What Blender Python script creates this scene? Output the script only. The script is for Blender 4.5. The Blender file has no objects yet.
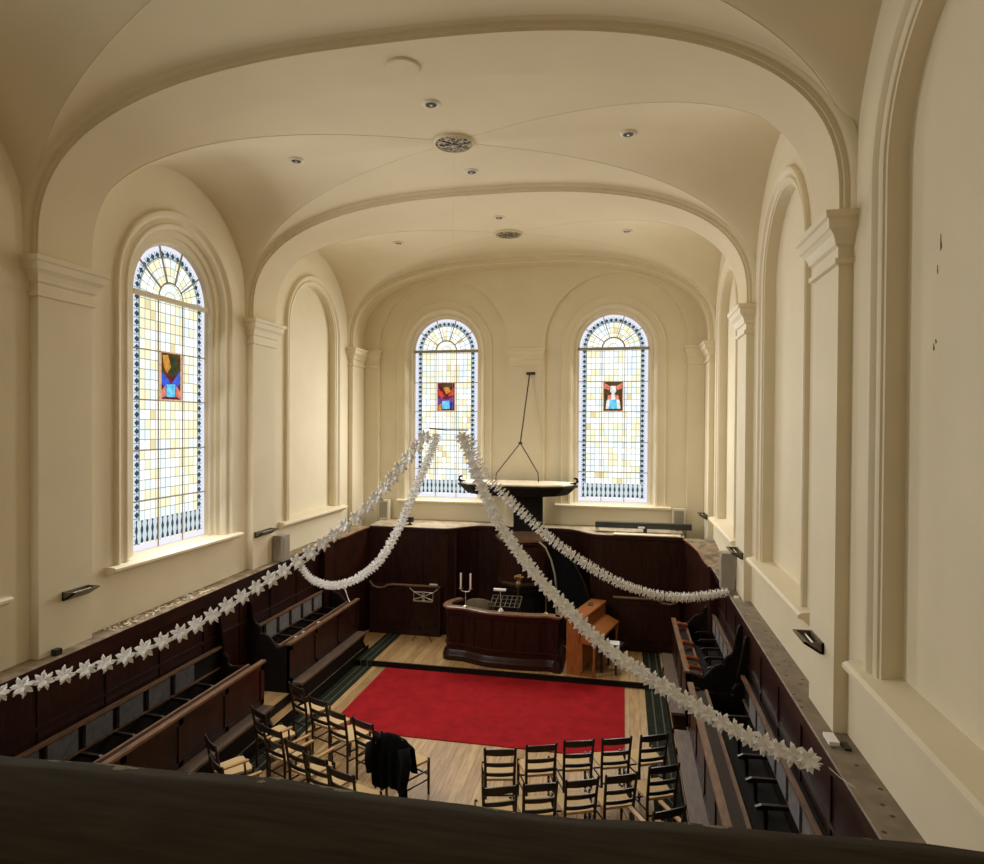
import bpy, bmesh, math, random
from mathutils import Vector, Matrix
random.seed(7)
PI = math.pi
SC = bpy.context.scene
COL = SC.collection

# ------------------------------------------------------------------ materials
def newmat(name):
    m = bpy.data.materials.new(name); m.use_nodes = True
    nt = m.node_tree
    for n in list(nt.nodes): nt.nodes.remove(n)
    out = nt.nodes.new('ShaderNodeOutputMaterial')
    return m, nt, out

class NT:
    """tiny node helper"""
    def __init__(s, nt): s.nt = nt
    def n(s, t, **kw):
        o = s.nt.nodes.new(t)
        for k, v in kw.items(): setattr(o, k, v)
        return o
    def link(s, a, b): s.nt.links.new(a, b)
    def m(s, op, a, b=None, c=None, clamp=False):
        o = s.nt.nodes.new('ShaderNodeMath'); o.operation = op; o.use_clamp = clamp
        for i, v in enumerate((a, b, c)):
            if v is None: continue
            if isinstance(v, (int, float)): o.inputs[i].default_value = v
            else: s.nt.links.new(v, o.inputs[i])
        return o.outputs[0]
    def mix(s, f, a, b):
        o = s.nt.nodes.new('ShaderNodeMix'); o.data_type = 'RGBA'
        for i, v in ((0, f), (6, a), (7, b)):
            if isinstance(v, (int, float)): o.inputs[i].default_value = v
            elif isinstance(v, tuple): o.inputs[i].default_value = (*v[:3], 1)
            else: s.nt.links.new(v, o.inputs[i])
        return o.outputs[2]
    def ramp(s, f, stops, interp='LINEAR'):
        o = s.nt.nodes.new('ShaderNodeValToRGB'); o.color_ramp.interpolation = interp
        e = o.color_ramp.elements
        while len(e) < len(stops): e.new(0.5)
        for i, (p, c) in enumerate(stops):
            e[i].position = p; e[i].color = (*c, 1)
        s.nt.links.new(f, o.inputs[0]); return o.outputs[0]
    def coords(s, scale=(1, 1, 1), kind='Object'):
        tc = s.nt.nodes.new('ShaderNodeTexCoord'); mp = s.nt.nodes.new('ShaderNodeMapping')
        mp.inputs['Scale'].default_value = scale
        s.nt.links.new(tc.outputs[kind], mp.inputs[0]); return mp.outputs[0]
    def noise(s, vec, scale, detail=3, rough=.5):
        o = s.nt.nodes.new('ShaderNodeTexNoise')
        o.inputs['Scale'].default_value = scale; o.inputs['Detail'].default_value = detail
        o.inputs['Roughness'].default_value = rough
        s.nt.links.new(vec, o.inputs['Vector']); return o.outputs[0]

def plain(name, col, rough=.5, metal=0., var=.12, nscale=6., stretch=(1, 1, 1), spec=.5, bump=0., coat=0.):
    m, nt, out = newmat(name); T = NT(nt)
    b = T.n('ShaderNodeBsdfPrincipled'); T.link(b.outputs[0], out.inputs[0])
    v = T.coords(stretch); f = T.noise(v, nscale, 4)
    lo = tuple(c * (1 - var) for c in col); hi = tuple(min(1, c * (1 + var)) for c in col)
    T.link(T.ramp(f, [(.3, lo), (.7, hi)]), b.inputs['Base Color'])
    b.inputs['Roughness'].default_value = rough; b.inputs['Metallic'].default_value = metal
    b.inputs['Specular IOR Level'].default_value = spec
    if coat: b.inputs['Coat Weight'].default_value = coat
    if bump:
        bp = T.n('ShaderNodeBump'); bp.inputs['Strength'].default_value = bump; bp.inputs['Distance'].default_value = .01
        T.link(f, bp.inputs['Height']); T.link(bp.outputs[0], b.inputs['Normal'])
    return m

M = {}
M['wall'] = plain('cream_paint', (.77, .70, .53), .75, var=.035, nscale=1.3, spec=.25)
M['ceil'] = plain('cream_paint_dimmed', (.73, .65, .47), .85, var=.03, nscale=1.0, spec=.2)  # wall cream darkened; the vault's dimmer light is put into the colour
M['trim'] = plain('cream_gloss_paint', (.77, .70, .53), .6, var=.03, nscale=2.0, spec=.3)
M['wood'] = plain('dark_mahogany', (.030, .0095, .0058), .38, var=.45, nscale=5, stretch=(6, .8, .8), spec=.25)
M['wood2'] = plain('dark_mahogany_upright', (.026, .0088, .006), .36, var=.45, nscale=5, stretch=(6, 6, .7), spec=.22)
M['woodlight'] = plain('worn_mahogany_rail', (.19, .105, .06), .35, var=.35, nscale=9, stretch=(3, .6, 3), spec=.5)
M['bench'] = plain('worn_bench_plank', (.13, .085, .06), .4, var=.35, nscale=8, stretch=(5, .5, 5))
M['blackwood'] = plain('black_stained_wood', (.009, .006, .005), .65, var=.3, spec=.2)
M['ledge'] = plain('dusty_ledge', (.25, .185, .115), .7, var=.5, nscale=7)
M['piano'] = plain('orange_walnut', (.34, .115, .028), .35, var=.3, nscale=6, stretch=(6, 6, .8), coat=.1)
M['orange'] = plain('glint_orange_wood', (.42, .12, .04), .25, var=.25)  # orange is the reflected glint on light-brown wood, put into the base colour
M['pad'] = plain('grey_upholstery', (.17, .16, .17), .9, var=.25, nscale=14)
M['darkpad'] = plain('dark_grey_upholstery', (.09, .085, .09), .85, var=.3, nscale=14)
M['rush'] = plain('woven_rush', (.62, .44, .22), .75, var=.18, nscale=40, stretch=(1, 8, 1), bump=.3)
M['chair'] = plain('dark_stained_beech', (.022, .012, .009), .38, var=.4, nscale=9)
M['armwood'] = plain('honey_beech', (.47, .27, .11), .45, var=.2)
M['black'] = plain('black_metal', (.012, .012, .012), .4, var=.2)
M['blackcloth'] = plain('black_wool', (.008, .008, .009), .95, var=.3, nscale=20, spec=.1)
M['iron'] = plain('rusty_iron', (.06, .035, .022), .6, .3, var=.4)
M['white'] = plain('white_paper', (.87, .87, .86), .7, var=.03, spec=.2)
M['candle'] = plain('ivory_wax', (.85, .79, .66), .5, var=.03)
M['brass'] = plain('dull_brass', (.42, .32, .18), .35, .9, var=.15)
M['steel'] = plain('pale_steel', (.6, .57, .5), .35, .8, var=.1)
M['greyplastic'] = plain('grey_plastic', (.33, .30, .24), .55, var=.06)
M['creamplastic'] = plain('cream_plastic', (.70, .66, .54), .5, var=.04)
M['darkgrey'] = plain('dark_green_grey_metal', (.035, .04, .038), .5, var=.2)
M['bronze'] = plain('dull_bronze', (.17, .145, .10), .5, .4, var=.2)
M['dust'] = plain('dusty_canopy_top', (.62, .54, .40), .85, var=.15, nscale=4)
M['dusttop'] = plain('dusty_back_ledge', (.40, .33, .23), .8, var=.35, nscale=5)
M['drab'] = plain('grey_brown_fabric', (.15, .115, .075), .9, var=.2, nscale=12)
M['slot'] = plain('deep_shadow_socket', (.02, .018, .015), .7, var=.1)
M['chip'] = plain('bare_plaster_chip', (.16, .12, .08), .9, var=.2)
M['redpath'] = plain('red_brown_wood', (.20, .055, .03), .4, var=.3, nscale=5)
def beam_mat():
    m, nt, out = newmat('old_worn_gallery_rail'); T = NT(nt)
    b = T.n('ShaderNodeBsdfPrincipled'); T.link(b.outputs[0], out.inputs[0])
    tc = T.n('ShaderNodeTexCoord'); sp = T.n('ShaderNodeSeparateXYZ'); T.link(tc.outputs['Object'], sp.inputs[0])
    g = T.noise(T.coords((.7, 6, 6)), 9, 6, .65)
    base = T.ramp(g, [(.3, (.024, .019, .009)), (.7, (.062, .048, .025))])
    f = T.noise(T.coords((1, 2.2, 1)), 13, 5, .6)
    near = T.m('MULTIPLY', T.m('SUBTRACT', T.m('SUBTRACT', sp.outputs[1], T.m('MULTIPLY', T.m("SUBTRACT", sp.outputs[0], 1.3), .050)), .155), 5.5)
    chip = T.m('GREATER_THAN', T.m('ADD', f, near), .785)
    T.link(T.mix(T.m('MULTIPLY', chip, .7), base, (.30, .25, .15)), b.inputs['Base Color'])
    b.inputs['Roughness'].default_value = .85; b.inputs['Specular IOR Level'].default_value = .06
    return m
M['beam'] = beam_mat()
M['bulb'] = plain('unlit_lamp_glass', (.5, .47, .4), .2, var=.05)

def rug_mat():
    m, nt, out = newmat('red_carpet'); T = NT(nt)
    b = T.n('ShaderNodeBsdfPrincipled'); T.link(b.outputs[0], out.inputs[0])
    v = T.coords(); f = T.noise(v, 3.5, 6, .7)
    T.link(T.ramp(f, [(.3, (.25, .009, .013)), (.7, (.40, .014, .020))]), b.inputs['Base Color'])
    b.inputs['Roughness'].default_value = .95; b.inputs['Specular IOR Level'].default_value = .1
    return m
M['rug'] = rug_mat()

def floor_mat():
    m, nt, out = newmat('scrubbed_pine_boards'); T = NT(nt)
    b = T.n('ShaderNodeBsdfPrincipled'); T.link(b.outputs[0], out.inputs[0])
    tc = T.n('ShaderNodeTexCoord'); sp = T.n('ShaderNodeSeparateXYZ'); T.link(tc.outputs['Object'], sp.inputs[0])
    w = .17
    xi = T.m('FLOOR', T.m('DIVIDE', sp.outputs[0], w)); fr = T.m('FRACT', T.m('DIVIDE', sp.outputs[0], w))
    wn = T.n('ShaderNodeTexWhiteNoise', noise_dimensions='1D'); T.link(xi, wn.inputs['W'])
    off = T.m('MULTIPLY', wn.outputs[0], 9.)
    cmb = T.n('ShaderNodeCombineXYZ')
    T.link(T.m('MULTIPLY', sp.outputs[0], 14), cmb.inputs[0]); T.link(T.m('ADD', T.m('MULTIPLY', sp.outputs[1], 1.1), off), cmb.inputs[1]); T.link(off, cmb.inputs[2])
    g = T.noise(cmb.outputs[0], 2.2, 5, .6)
    base = T.ramp(g, [(.25, (.27, .15, .06)), (.5, (.49, .32, .145)), (.8, (.66, .48, .26))])
    tint = T.ramp(wn.outputs[0], [(0, (.75, .68, .62)), (.5, (1, .96, .9)), (1, (1, 1, 1))])
    mm = T.n('ShaderNodeMix', data_type='RGBA', blend_type='MULTIPLY'); mm.inputs[0].default_value = 1
    T.link(base, mm.inputs[6]); T.link(tint, mm.inputs[7])
    vo = T.n('ShaderNodeTexVoronoi'); vo.inputs['Scale'].default_value = 3.2; T.link(tc.outputs['Object'], vo.inputs['Vector'])
    knot = T.m('LESS_THAN', vo.outputs['Distance'], .055)
    seam = T.m('LESS_THAN', fr, .045)
    dark = T.m('MAXIMUM', T.m('MULTIPLY', knot, .6), T.m('MULTIPLY', seam, .65))
    T.link(T.mix(dark, mm.outputs[2], (.07, .04, .02)), b.inputs['Base Color'])
    b.inputs['Roughness'].default_value = .45
    return m
M['floor'] = floor_mat()

def runner_mat():
    m, nt, out = newmat('striped_green_runner'); T = NT(nt)
    b = T.n('ShaderNodeBsdfPrincipled'); T.link(b.outputs[0], out.inputs[0])
    tc = T.n('ShaderNodeTexCoord'); sp = T.n('ShaderNodeSeparateXYZ'); T.link(tc.outputs['Object'], sp.inputs[0])
    s = T.m('FRACT', T.m('MULTIPLY', T.m('ADD', sp.outputs[0], 5), 7.2))
    a = T.m('LESS_THAN', s, .16)
    f = T.noise(tc.outputs['Object'], 12, 4)
    base = T.ramp(f, [(.3, (.014, .017, .011)), (.7, (.027, .031, .020))])
    T.link(T.mix(a, base, (.10, .105, .075)), b.inputs['Base Color'])
    b.inputs['Roughness'].default_value = .95; b.inputs['Specular IOR Level'].default_value = .1
    return m
M['runner'] = runner_mat()

def stud_mat():
    m, nt, out = newmat('studded_dusty_ledge'); T = NT(nt)
    b = T.n('ShaderNodeBsdfPrincipled'); T.link(b.outputs[0], out.inputs[0])
    tc = T.n('ShaderNodeTexCoord')
    f = T.noise(tc.outputs['Object'], 6, 5)
    vo = T.n('ShaderNodeTexVoronoi'); vo.inputs['Scale'].default_value = 7.5; vo.inputs['Randomness'].default_value = .55
    T.link(tc.outputs['Object'], vo.inputs['Vector'])
    d = T.m('LESS_THAN', vo.outputs['Distance'], .13)
    base = T.ramp(f, [(.3, (.16, .125, .085)), (.7, (.27, .215, .15))])
    T.link(T.mix(d, base, (.03, .02, .015)), b.inputs['Base Color'])
    b.inputs['Roughness'].default_value = .6
    return m
M['stud'] = stud_mat()

def rosette_mat():
    m, nt, out = newmat('fretwork_rosette'); T = NT(nt)
    b = T.n('ShaderNodeBsdfPrincipled'); T.link(b.outputs[0], out.inputs[0])
    tc = T.n('ShaderNodeTexCoord')
    vo = T.n('ShaderNodeTexVoronoi', feature='DISTANCE_TO_EDGE'); vo.inputs['Scale'].default_value = 15
    T.link(tc.outputs['Object'], vo.inputs['Vector'])
    f = T.m('LESS_THAN', vo.outputs['Distance'], .14)
    T.link(T.mix(f, (.025, .018, .012), (.42, .34, .22)), b.inputs['Base Color'])
    b.inputs['Roughness'].default_value = .7
    return m
M['rosette'] = rosette_mat()

def glass_mat(name, strength, yellow, blue, seed):
    """leaded stained glass lit by the daylight behind it; x across, z above the spring bar"""
    m, nt, out = newmat(name); T = NT(nt)
    tc = T.n('ShaderNodeTexCoord'); sp = T.n('ShaderNodeSeparateXYZ'); T.link(tc.outputs['Object'], sp.inputs[0])
    x, z = sp.outputs[0], sp.outputs[2]
    ax = T.m('ABSOLUTE', x)
    arch = T.m('GREATER_THAN', z, 0)
    r = T.m('SQRT', T.m('ADD', T.m('MULTIPLY', x, x), T.m('MULTIPLY', z, z)))
    th = T.m('ARCTAN2', x, z)
    def sel(a, b):      # arch ? a : b
        return T.m('ADD', T.m('MULTIPLY', arch, a), T.m('MULTIPLY', T.m('SUBTRACT', 1, arch), b))
    edge = sel(r, ax)                     # distance from centre line
    border = T.m('GREATER_THAN', edge, .615)
    along = sel(T.m('MULTIPLY', th, .7), z)
    # inner cells
    u = sel(T.m('DIVIDE', T.m('MULTIPLY', th, .55), .115), T.m('DIVIDE', x, .1033))
    v = sel(T.m('DIVIDE', r, .12), T.m('DIVIDE', T.m('ADD', z, .06), .14))
    cid = T.n('ShaderNodeCombineXYZ'); T.link(T.m('FLOOR', u), cid.inputs[0]); T.link(T.m('FLOOR', v), cid.inputs[1]); cid.inputs[2].default_value = seed
    wn = T.n('ShaderNodeTexWhiteNoise', noise_dimensions='3D'); T.link(cid.outputs[0], wn.inputs['Vector'])
    cid2 = T.n('ShaderNodeCombineXYZ'); T.link(T.m('FLOOR', u), cid2.inputs[0]); T.link(T.m('FLOOR', T.m('DIVIDE', v, 5)), cid2.inputs[1]); cid2.inputs[2].default_value = seed + 3
    wn2 = T.n('ShaderNodeTexWhiteNoise', noise_dimensions='3D'); T.link(cid2.outputs[0], wn2.inputs['Vector'])
    rnd = T.m('ADD', T.m('MULTIPLY', wn.outputs[0], .55), T.m('MULTIPLY', wn2.outputs[0], .45))
    w0 = .50 - yellow * .12
    col = T.ramp(rnd, [(0, (.84, .95, 1.0)), (.24 + blue, (1.0, 1.0, .97)), (w0, (1.0, .98, .82)), (w0 + .12, (1.0, .93, .62)), (.77, (.98, .83, .45)), (.795, (.96, 1.0, .99))], 'CONSTANT')
    fu, fv = T.m('FRACT', u), T.m('FRACT', v)
    lead = T.m('MAXIMUM', T.m('LESS_THAN', fu, .11), T.m('LESS_THAN', fv, .085))
    inner = T.mix(T.m('MULTIPLY', lead, .7), col, (.34, .40, .40))
    # border: pale lilac edge, dark blue diamonds on pale blue
    bx = T.m('DIVIDE', T.m('SUBTRACT', edge, .665), .05)
    bz = T.m('SUBTRACT', T.m('FRACT', T.m('DIVIDE', along, .115)), .5)
    dia = T.m('LESS_THAN', T.m('ADD', T.m('ABSOLUTE', bx), T.m('MULTIPLY', T.m('ABSOLUTE', bz), 2.3)), .95)
    bcol = T.mix(dia, (.74, .86, .92), (.09, .14, .22))
    bl = T.m('MAXIMUM', T.m('LESS_THAN', T.m('FRACT', T.m('DIVIDE', along, .115)), .1), T.m('LESS_THAN', T.m('ABSOLUTE', T.m('SUBTRACT', edge, .625)), .011))
    bcol = T.mix(T.m('MULTIPLY', bl, .6), bcol, (.15, .2, .22))
    bcol = T.mix(T.m('GREATER_THAN', edge, .725), bcol, (.88, .85, .97))
    c = T.mix(border, inner, bcol)
    # dark fringe along the bottom
    bot = T.m('MULTIPLY', T.m('LESS_THAN', z, -3.13), T.m('GREATER_THAN', z, -3.44))
    bot = T.m('MULTIPLY', bot, T.m('LESS_THAN', ax, .70))
    fz = T.m('FRACT', T.m('DIVIDE', x, .1033))
    hook = T.m('LESS_THAN', T.m('ABSOLUTE', T.m('SUBTRACT', fz, .5)), T.m('MULTIPLY', T.m('ADD', T.m('SINE', T.m('MULTIPLY', z, 40)), 2), .085))
    c = T.mix(bot, c, T.mix(hook, (.74, .84, .88), (.10, .14, .18)))
    c = T.mix(T.m('LESS_THAN', z, -3.46), c, (.90, .87, 1.0))
    e = T.n('ShaderNodeEmission'); T.link(c, e.inputs[0])
    lum = T.n('ShaderNodeRGBToBW'); T.link(c, lum.inputs[0])
    T.link(T.m('MULTIPLY', T.m('ADD', T.m('MULTIPLY', T.m('POWER', lum.outputs[0], 3), .9), .6), strength), e.inputs[1])
    T.link(e.outputs[0], out.inputs[0])
    return m
GLASS_S = .76
P_SIDE, P_BACK, P_NEAR = 135, 118, 30
M['glassL'] = glass_mat('stained_glass_amber', GLASS_S * 1.0, 1.0, 0.0, 1.)
M['glassB'] = glass_mat('stained_glass_pale', GLASS_S * 1.0, .35, 0.05, 7.)
M['glassC'] = glass_mat('stained_glass_pale_blue', GLASS_S * 1.0, .30, .06, 13.)

def emit(name, col, s=1.):
    m, nt, out = newmat(name); T = NT(nt)
    e = T.n('ShaderNodeEmission'); v = T.coords(); f = T.noise(v, 14, 3)
    T.link(T.ramp(f, [(.3, tuple(c * .65 for c in col)), (.7, tuple(min(1, c * 1.3) for c in col))]), e.inputs[0])
    e.inputs[1].default_value = s; T.link(e.outputs[0], out.inputs[0]); return m
EM = {k: emit('lit_glass_' + k, c) for k, c in dict(
    maroon=(.13, .018, .03), brown=(.085, .05, .018), red=(.55, .06, .035), orange=(.60, .27, .05), navy=(.025, .05, .28), blue=(.05, .11, .60),
    sky=(.16, .58, .95), violet=(.16, .05, .22), pale=(.95, .90, .80), rose=(.72, .22, .16), edge=(.62, .40, .26), darkgreen=(.04, .06, .03)).items()}

# ------------------------------------------------------------------ mesh helpers
def BM(): return bmesh.new()
def obj(name, bm, mat, parent=None, smooth=None, loc=None):
    me = bpy.data.meshes.new(name)
    bmesh.ops.recalc_face_normals(bm, faces=bm.faces[:])
    bm.to_mesh(me); bm.free()
    mats = mat if isinstance(mat, (list, tuple)) else [mat]
    for m in mats: me.materials.append(m)
    if smooth is not None:
        if smooth >= 180:
            for p in me.polygons: p.use_smooth = True
        else:
            me.shade_smooth() if hasattr(me, 'shade_smooth') else None
            try: me.set_sharp_from_angle(angle=math.radians(smooth))
            except Exception: pass
    o = bpy.data.objects.new(name, me); COL.objects.link(o)
    if parent is not None: o.parent = parent
    if loc is not None: o.location = loc
    return o
def thing(name, label, cat, loc=(0, 0, 0), rz=0., group=None):
    o = bpy.data.objects.new(name, None); COL.objects.link(o)
    o.empty_display_size = .1
    o.location = loc; o.rotation_euler = (0, 0, rz)
    o['label'] = label; o['category'] = cat
    if group: o['group'] = group
    return o
def tag(o, label, cat, group=None):
    o['label'] = label; o['category'] = cat
    if group: o['group'] = group
    return o
def struct(o):
    o['kind'] = 'structure'; return o
def dup(root, loc, rz, label, group=None):
    r = root.copy(); COL.objects.link(r); r.location = loc; r.rotation_euler = (0, 0, rz); r['label'] = label
    if group: r['group'] = group
    for ch in list(root.children):
        c = ch.copy(); COL.objects.link(c); c.parent = r
        for g in list(ch.children):
            d = g.copy(); COL.objects.link(d); d.parent = c
    return r
def hexa(bm, v8, mi=0):
    vs = [bm.verts.new(v) for v in v8]
    for f in ((0, 3, 2, 1), (4, 5, 6, 7), (0, 1, 5, 4), (1, 2, 6, 5), (2, 3, 7, 6), (3, 0, 4, 7)):
        bm.faces.new([vs[i] for i in f]).material_index = mi
def box(bm, x0, x1, y0, y1, z0, z1, mi=0):
    if x0 > x1: x0, x1 = x1, x0
    hexa(bm, [(x0, y0, z0), (x1, y0, z0), (x1, y1, z0), (x0, y1, z0), (x0, y0, z1), (x1, y0, z1), (x1, y1, z1), (x0, y1, z1)], mi)
def bevel(bm, w, seg=2):
    es = [e for e in bm.edges if len(e.link_faces) == 2 and e.calc_face_angle(0) > .6]
    bmesh.ops.bevel(bm, geom=es, offset=w, segments=seg, affect='EDGES', profile=.5)
def bbox_bm(x0, x1, y0, y1, z0, z1, w=.01, seg=2):
    bm = BM(); box(bm, x0, x1, y0, y1, z0, z1); bevel(bm, w, seg); return bm
def prism(bm, pts, fn, a0, a1, mi=0):
    """extrude the 2D polygon pts; fn(p, q, a) -> xyz"""
    A = [bm.verts.new(fn(p, q, a0)) for p, q in pts]; B = [bm.verts.new(fn(p, q, a1)) for p, q in pts]
    n = len(pts)
    f = [bm.faces.new(A), bm.faces.new(B[::-1])]
    for i in range(n): f.append(bm.faces.new([A[i], B[i], B[(i + 1) % n], A[(i + 1) % n]]))
    for g in f: g.material_index = mi
XZ = lambda p, q, a: (p, a, q)
XY = lambda p, q, a: (p, q, a)
YZ = lambda p, q, a: (a, p, q)
def frame_of(t):
    t = t.normalized(); up = Vector((0, 0, 1)) if abs(t.z) < .9 else Vector((1, 0, 0))
    a = t.cross(up).normalized(); b = a.cross(t).normalized(); return a, b
def tube(bm, pts, r, n=8, cap=True):
    pts = [Vector(p) for p in pts]; rings = []
    rs = r if isinstance(r, (list, tuple)) else [r] * len(pts)
    for i, p in enumerate(pts):
        t = (pts[min(i + 1, len(pts) - 1)] - pts[max(i - 1, 0)])
        a, b = frame_of(t)
        rings.append([bm.verts.new(p + (a * math.cos(2 * PI * k / n) + b * math.sin(2 * PI * k / n)) * rs[i]) for k in range(n)])
    for i in range(len(pts) - 1):
        for k in range(n):
            bm.faces.new([rings[i][k], rings[i][(k + 1) % n], rings[i + 1][(k + 1) % n], rings[i + 1][k]])
    if cap: bm.faces.new(rings[0][::-1]); bm.faces.new(rings[-1])
def bar(bm, p, q, w, h, up=(0, 0, 1)):
    """square bar between two points: w sideways, h along up"""
    p, q = Vector(p), Vector(q); t = (q - p).normalized(); a = t.cross(Vector(up)).normalized(); b = a.cross(t).normalized()
    v = []
    for e in (p, q):
        for sa, sb in ((-1, -1), (1, -1), (1, 1), (-1, 1)): v.append(e + a * (sa * w / 2) + b * (sb * h / 2))
    hexa(bm, v)
def lathe(bm, prof, n=20, c=(0, 0, 0), sx=1, sy=1):
    rings = []
    for r, z in prof:
        if r < 1e-5: rings.append([bm.verts.new((c[0], c[1], c[2] + z))])
        else: rings.append([bm.verts.new((c[0] + sx * r * math.cos(2 * PI * k / n), c[1] + sy * r * math.sin(2 * PI * k / n), c[2] + z)) for k in range(n)])
    for A, B in zip(rings, rings[1:]):
        for k in range(n):
            a = [A[k % len(A)], A[(k + 1) % len(A)], B[(k + 1) % len(B)], B[k % len(B)]]
            u = []
            for w in a:
                if w not in u: u.append(w)
            if len(u) > 2: bm.faces.new(u)
    for R in (rings[0], rings[-1]):
        if len(R) > 2:
            try: bm.faces.new(R)
            except ValueError: pass
def grid_strip(bm, rows, mi=0, close=False):
    R = [[bm.verts.new(p) for p in r] for r in rows]
    for A, B in zip(R, R[1:]):
        n = len(A)
        for k in range(n if close else n - 1):
            f = bm.faces.new([A[k], A[(k + 1) % n], B[(k + 1) % n], B[k]]); f.material_index = mi
    return R
def holed(bm, outer, holes, fn):
    """planar face with holes; fn(u, v) -> xyz"""
    es = []
    for loop in [outer] + holes:
        vs = [bm.verts.new(fn(*p)) for p in loop]
        es += [bm.edges.new((vs[i], vs[(i + 1) % len(vs)])) for i in range(len(vs))]
    bmesh.ops.triangle_fill(bm, edges=es, use_beauty=True)

# ------------------------------------------------------------------ the room (metres; y runs to the pulpit wall)
W = 4.11                      # wall plane
PF = 4.0                      # pilaster face
BAY = 4.18; PW = .73; P1 = 5.94
ZS = 6.75                     # springing
BACK = 15.0
REAR = P1 - 2 * BAY           # rear wall behind the camera
def ledge_z(s, y):
    return 2.24 + (y - 5.35) * .019 if s < 0 else 2.26
VH, VN = 1.87, 2.6
RISE_R = 1.77
def hA(x, a=W, h=VH):
    return ZS + h * max(0, 1 - min(1, abs(x) / a) ** VN) ** (1 / VN)
BR = (BAY - PW) / 2            # bay half length
VB = 1.74
def hB(t): return ZS + VB * math.sqrt(max(0, 1 - (t / BR) ** 2))

def arch_pts(c, half, zb, zs, off=0., n=28):
    r = half + off
    p = [(c - r, zb), (c - r, zs)]
    p += [(c - r * math.cos(PI * k / n), zs + r * math.sin(PI * k / n)) for k in range(1, n)]
    return p + [(c + r, zs), (c + r, zb)]

# floors
bm = BM(); box(bm, -4.3, 4.3, REAR - .1, 12.3, -.2, 0); struct(obj('floor', bm, M['floor']))
bm = BM(); box(bm, -4.3, 4.3, 12.3, 15.4, -.2, .1); struct(obj('floor', bm, M['floor']))
bm = BM(); box(bm, -3.6, 3.6, 12.255, 12.3, 0, .101); struct(obj('trim_1', bm, M['blackwood']))
for s in (-1, 1):   # stepped platforms under the pews
    bm = BM(); box(bm, s * 3.02, s * 3.2, 3.9, 12.9, 0, .2); box(bm, s * 3.2, s * 4.1, 3.9, 12.9, 0, .35)
    struct(obj('floor', bm, M['floor']))
    bm = BM(); box(bm, s * 3.19, s * 3.2, 3.9, 12.9, .2, .352); box(bm, s * 3.012, s * 3.02, 3.9, 12.9, 0, .202); box(bm, s * 3.012, s * 4.1, 12.9, 12.91, .1, .2)
    struct(obj('trim_%d' % (2.6 + s * .5), bm, M['blackwood']))

# side walls, one mesh each
BAYS = [P1 - 2 * BAY + PW + BR, P1 - BAY + PW + BR, P1 + PW + BR, P1 + BAY + PW + BR]     # bay centres
WIN_Z0, WIN_ZS, WIN_H = 3.10, 6.64, .782
def bay_outline(c):
    p = [(c - BR, 0), (c - BR, ZS)]
    p += [(c - BR * math.cos(PI * k / 32), ZS + (VB + .03) * math.sin(PI * k / 32)) for k in range(1, 32)]
    return p + [(c + BR, ZS), (c + BR, 0)]
NICHE_H, NICHE_Z0, NICHE_ZS = 1.0, 3.0, 6.72
LEFT_KIND = ['niche', 'win', 'win', 'niche']
for s, nm in ((-1, 'wall_left'), (1, 'wall_right')):
    bm = BM()
    for i, c in enumerate(BAYS):
        win = s < 0 and LEFT_KIND[i] == 'win'
        hole = arch_pts(c, WIN_H, WIN_Z0 - .08, WIN_ZS, .46) if win else arch_pts(c, NICHE_H, NICHE_Z0, NICHE_ZS, .0)
        holed(bm, bay_outline(c), [hole], lambda u, v: (s * W, u, v))
        if not win:
            d = .14
            ins = arch_pts(c, NICHE_H, NICHE_Z0, NICHE_ZS, 0)
            f = bm.faces.new([bm.verts.new((s * (W + d), u, v)) for u, v in ins])
            grid_strip(bm, [[(s * W, u, v) for u, v in (ins[-1], ins[0])], [(s * (W + d), u, v) for u, v in (ins[-1], ins[0])]])
    for k in range(-2, 3):                   # wall behind each pilaster and up to the rib
        y0 = P1 + k * BAY
        box(bm, s * PF, s * (W + .2), y0, y0 + PW, 0, 6.648)
    struct(obj(nm, bm, M['wall']))

# capitals, ribs
CAPL = [(6.225, 0), (6.235, .03), (6.275, .03), (6.285, .0), (6.37, .0), (6.39, .03), (6.42, .035), (6.47, .055), (6.50, .085), (6.51, .10), (6.585, .105), (6.60, .13), (6.65, .135), (6.655, .10)]
def capital(bm, x0, x1, y0, y1, k=1.):
    rows = []
    for z, o in CAPL:
        o = o * k + .006
        rows.append([(x0 - o, y0 - o, z), (x1 + o, y0 - o, z), (x1 + o, y1 + o, z), (x0 - o, y1 + o, z)])
    R = grid_strip(bm, rows, close=True)
    bm.faces.new(R[0][::-1]); bm.faces.new(R[-1])
def rib_line(d, n=72):
    a, b = PF + d, RISE_R + d
    pts = [(-a, 6.65)]
    for k in range(n + 1):
        t = PI - PI * k / n
        c, sn = math.cos(t), math.sin(t)
        pts.append((math.copysign(abs(c) ** (2 / VN), c) * a, ZS + abs(sn) ** (2 / VN) * b))
    return pts + [(a, 6.65)]
ti = 4
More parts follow.
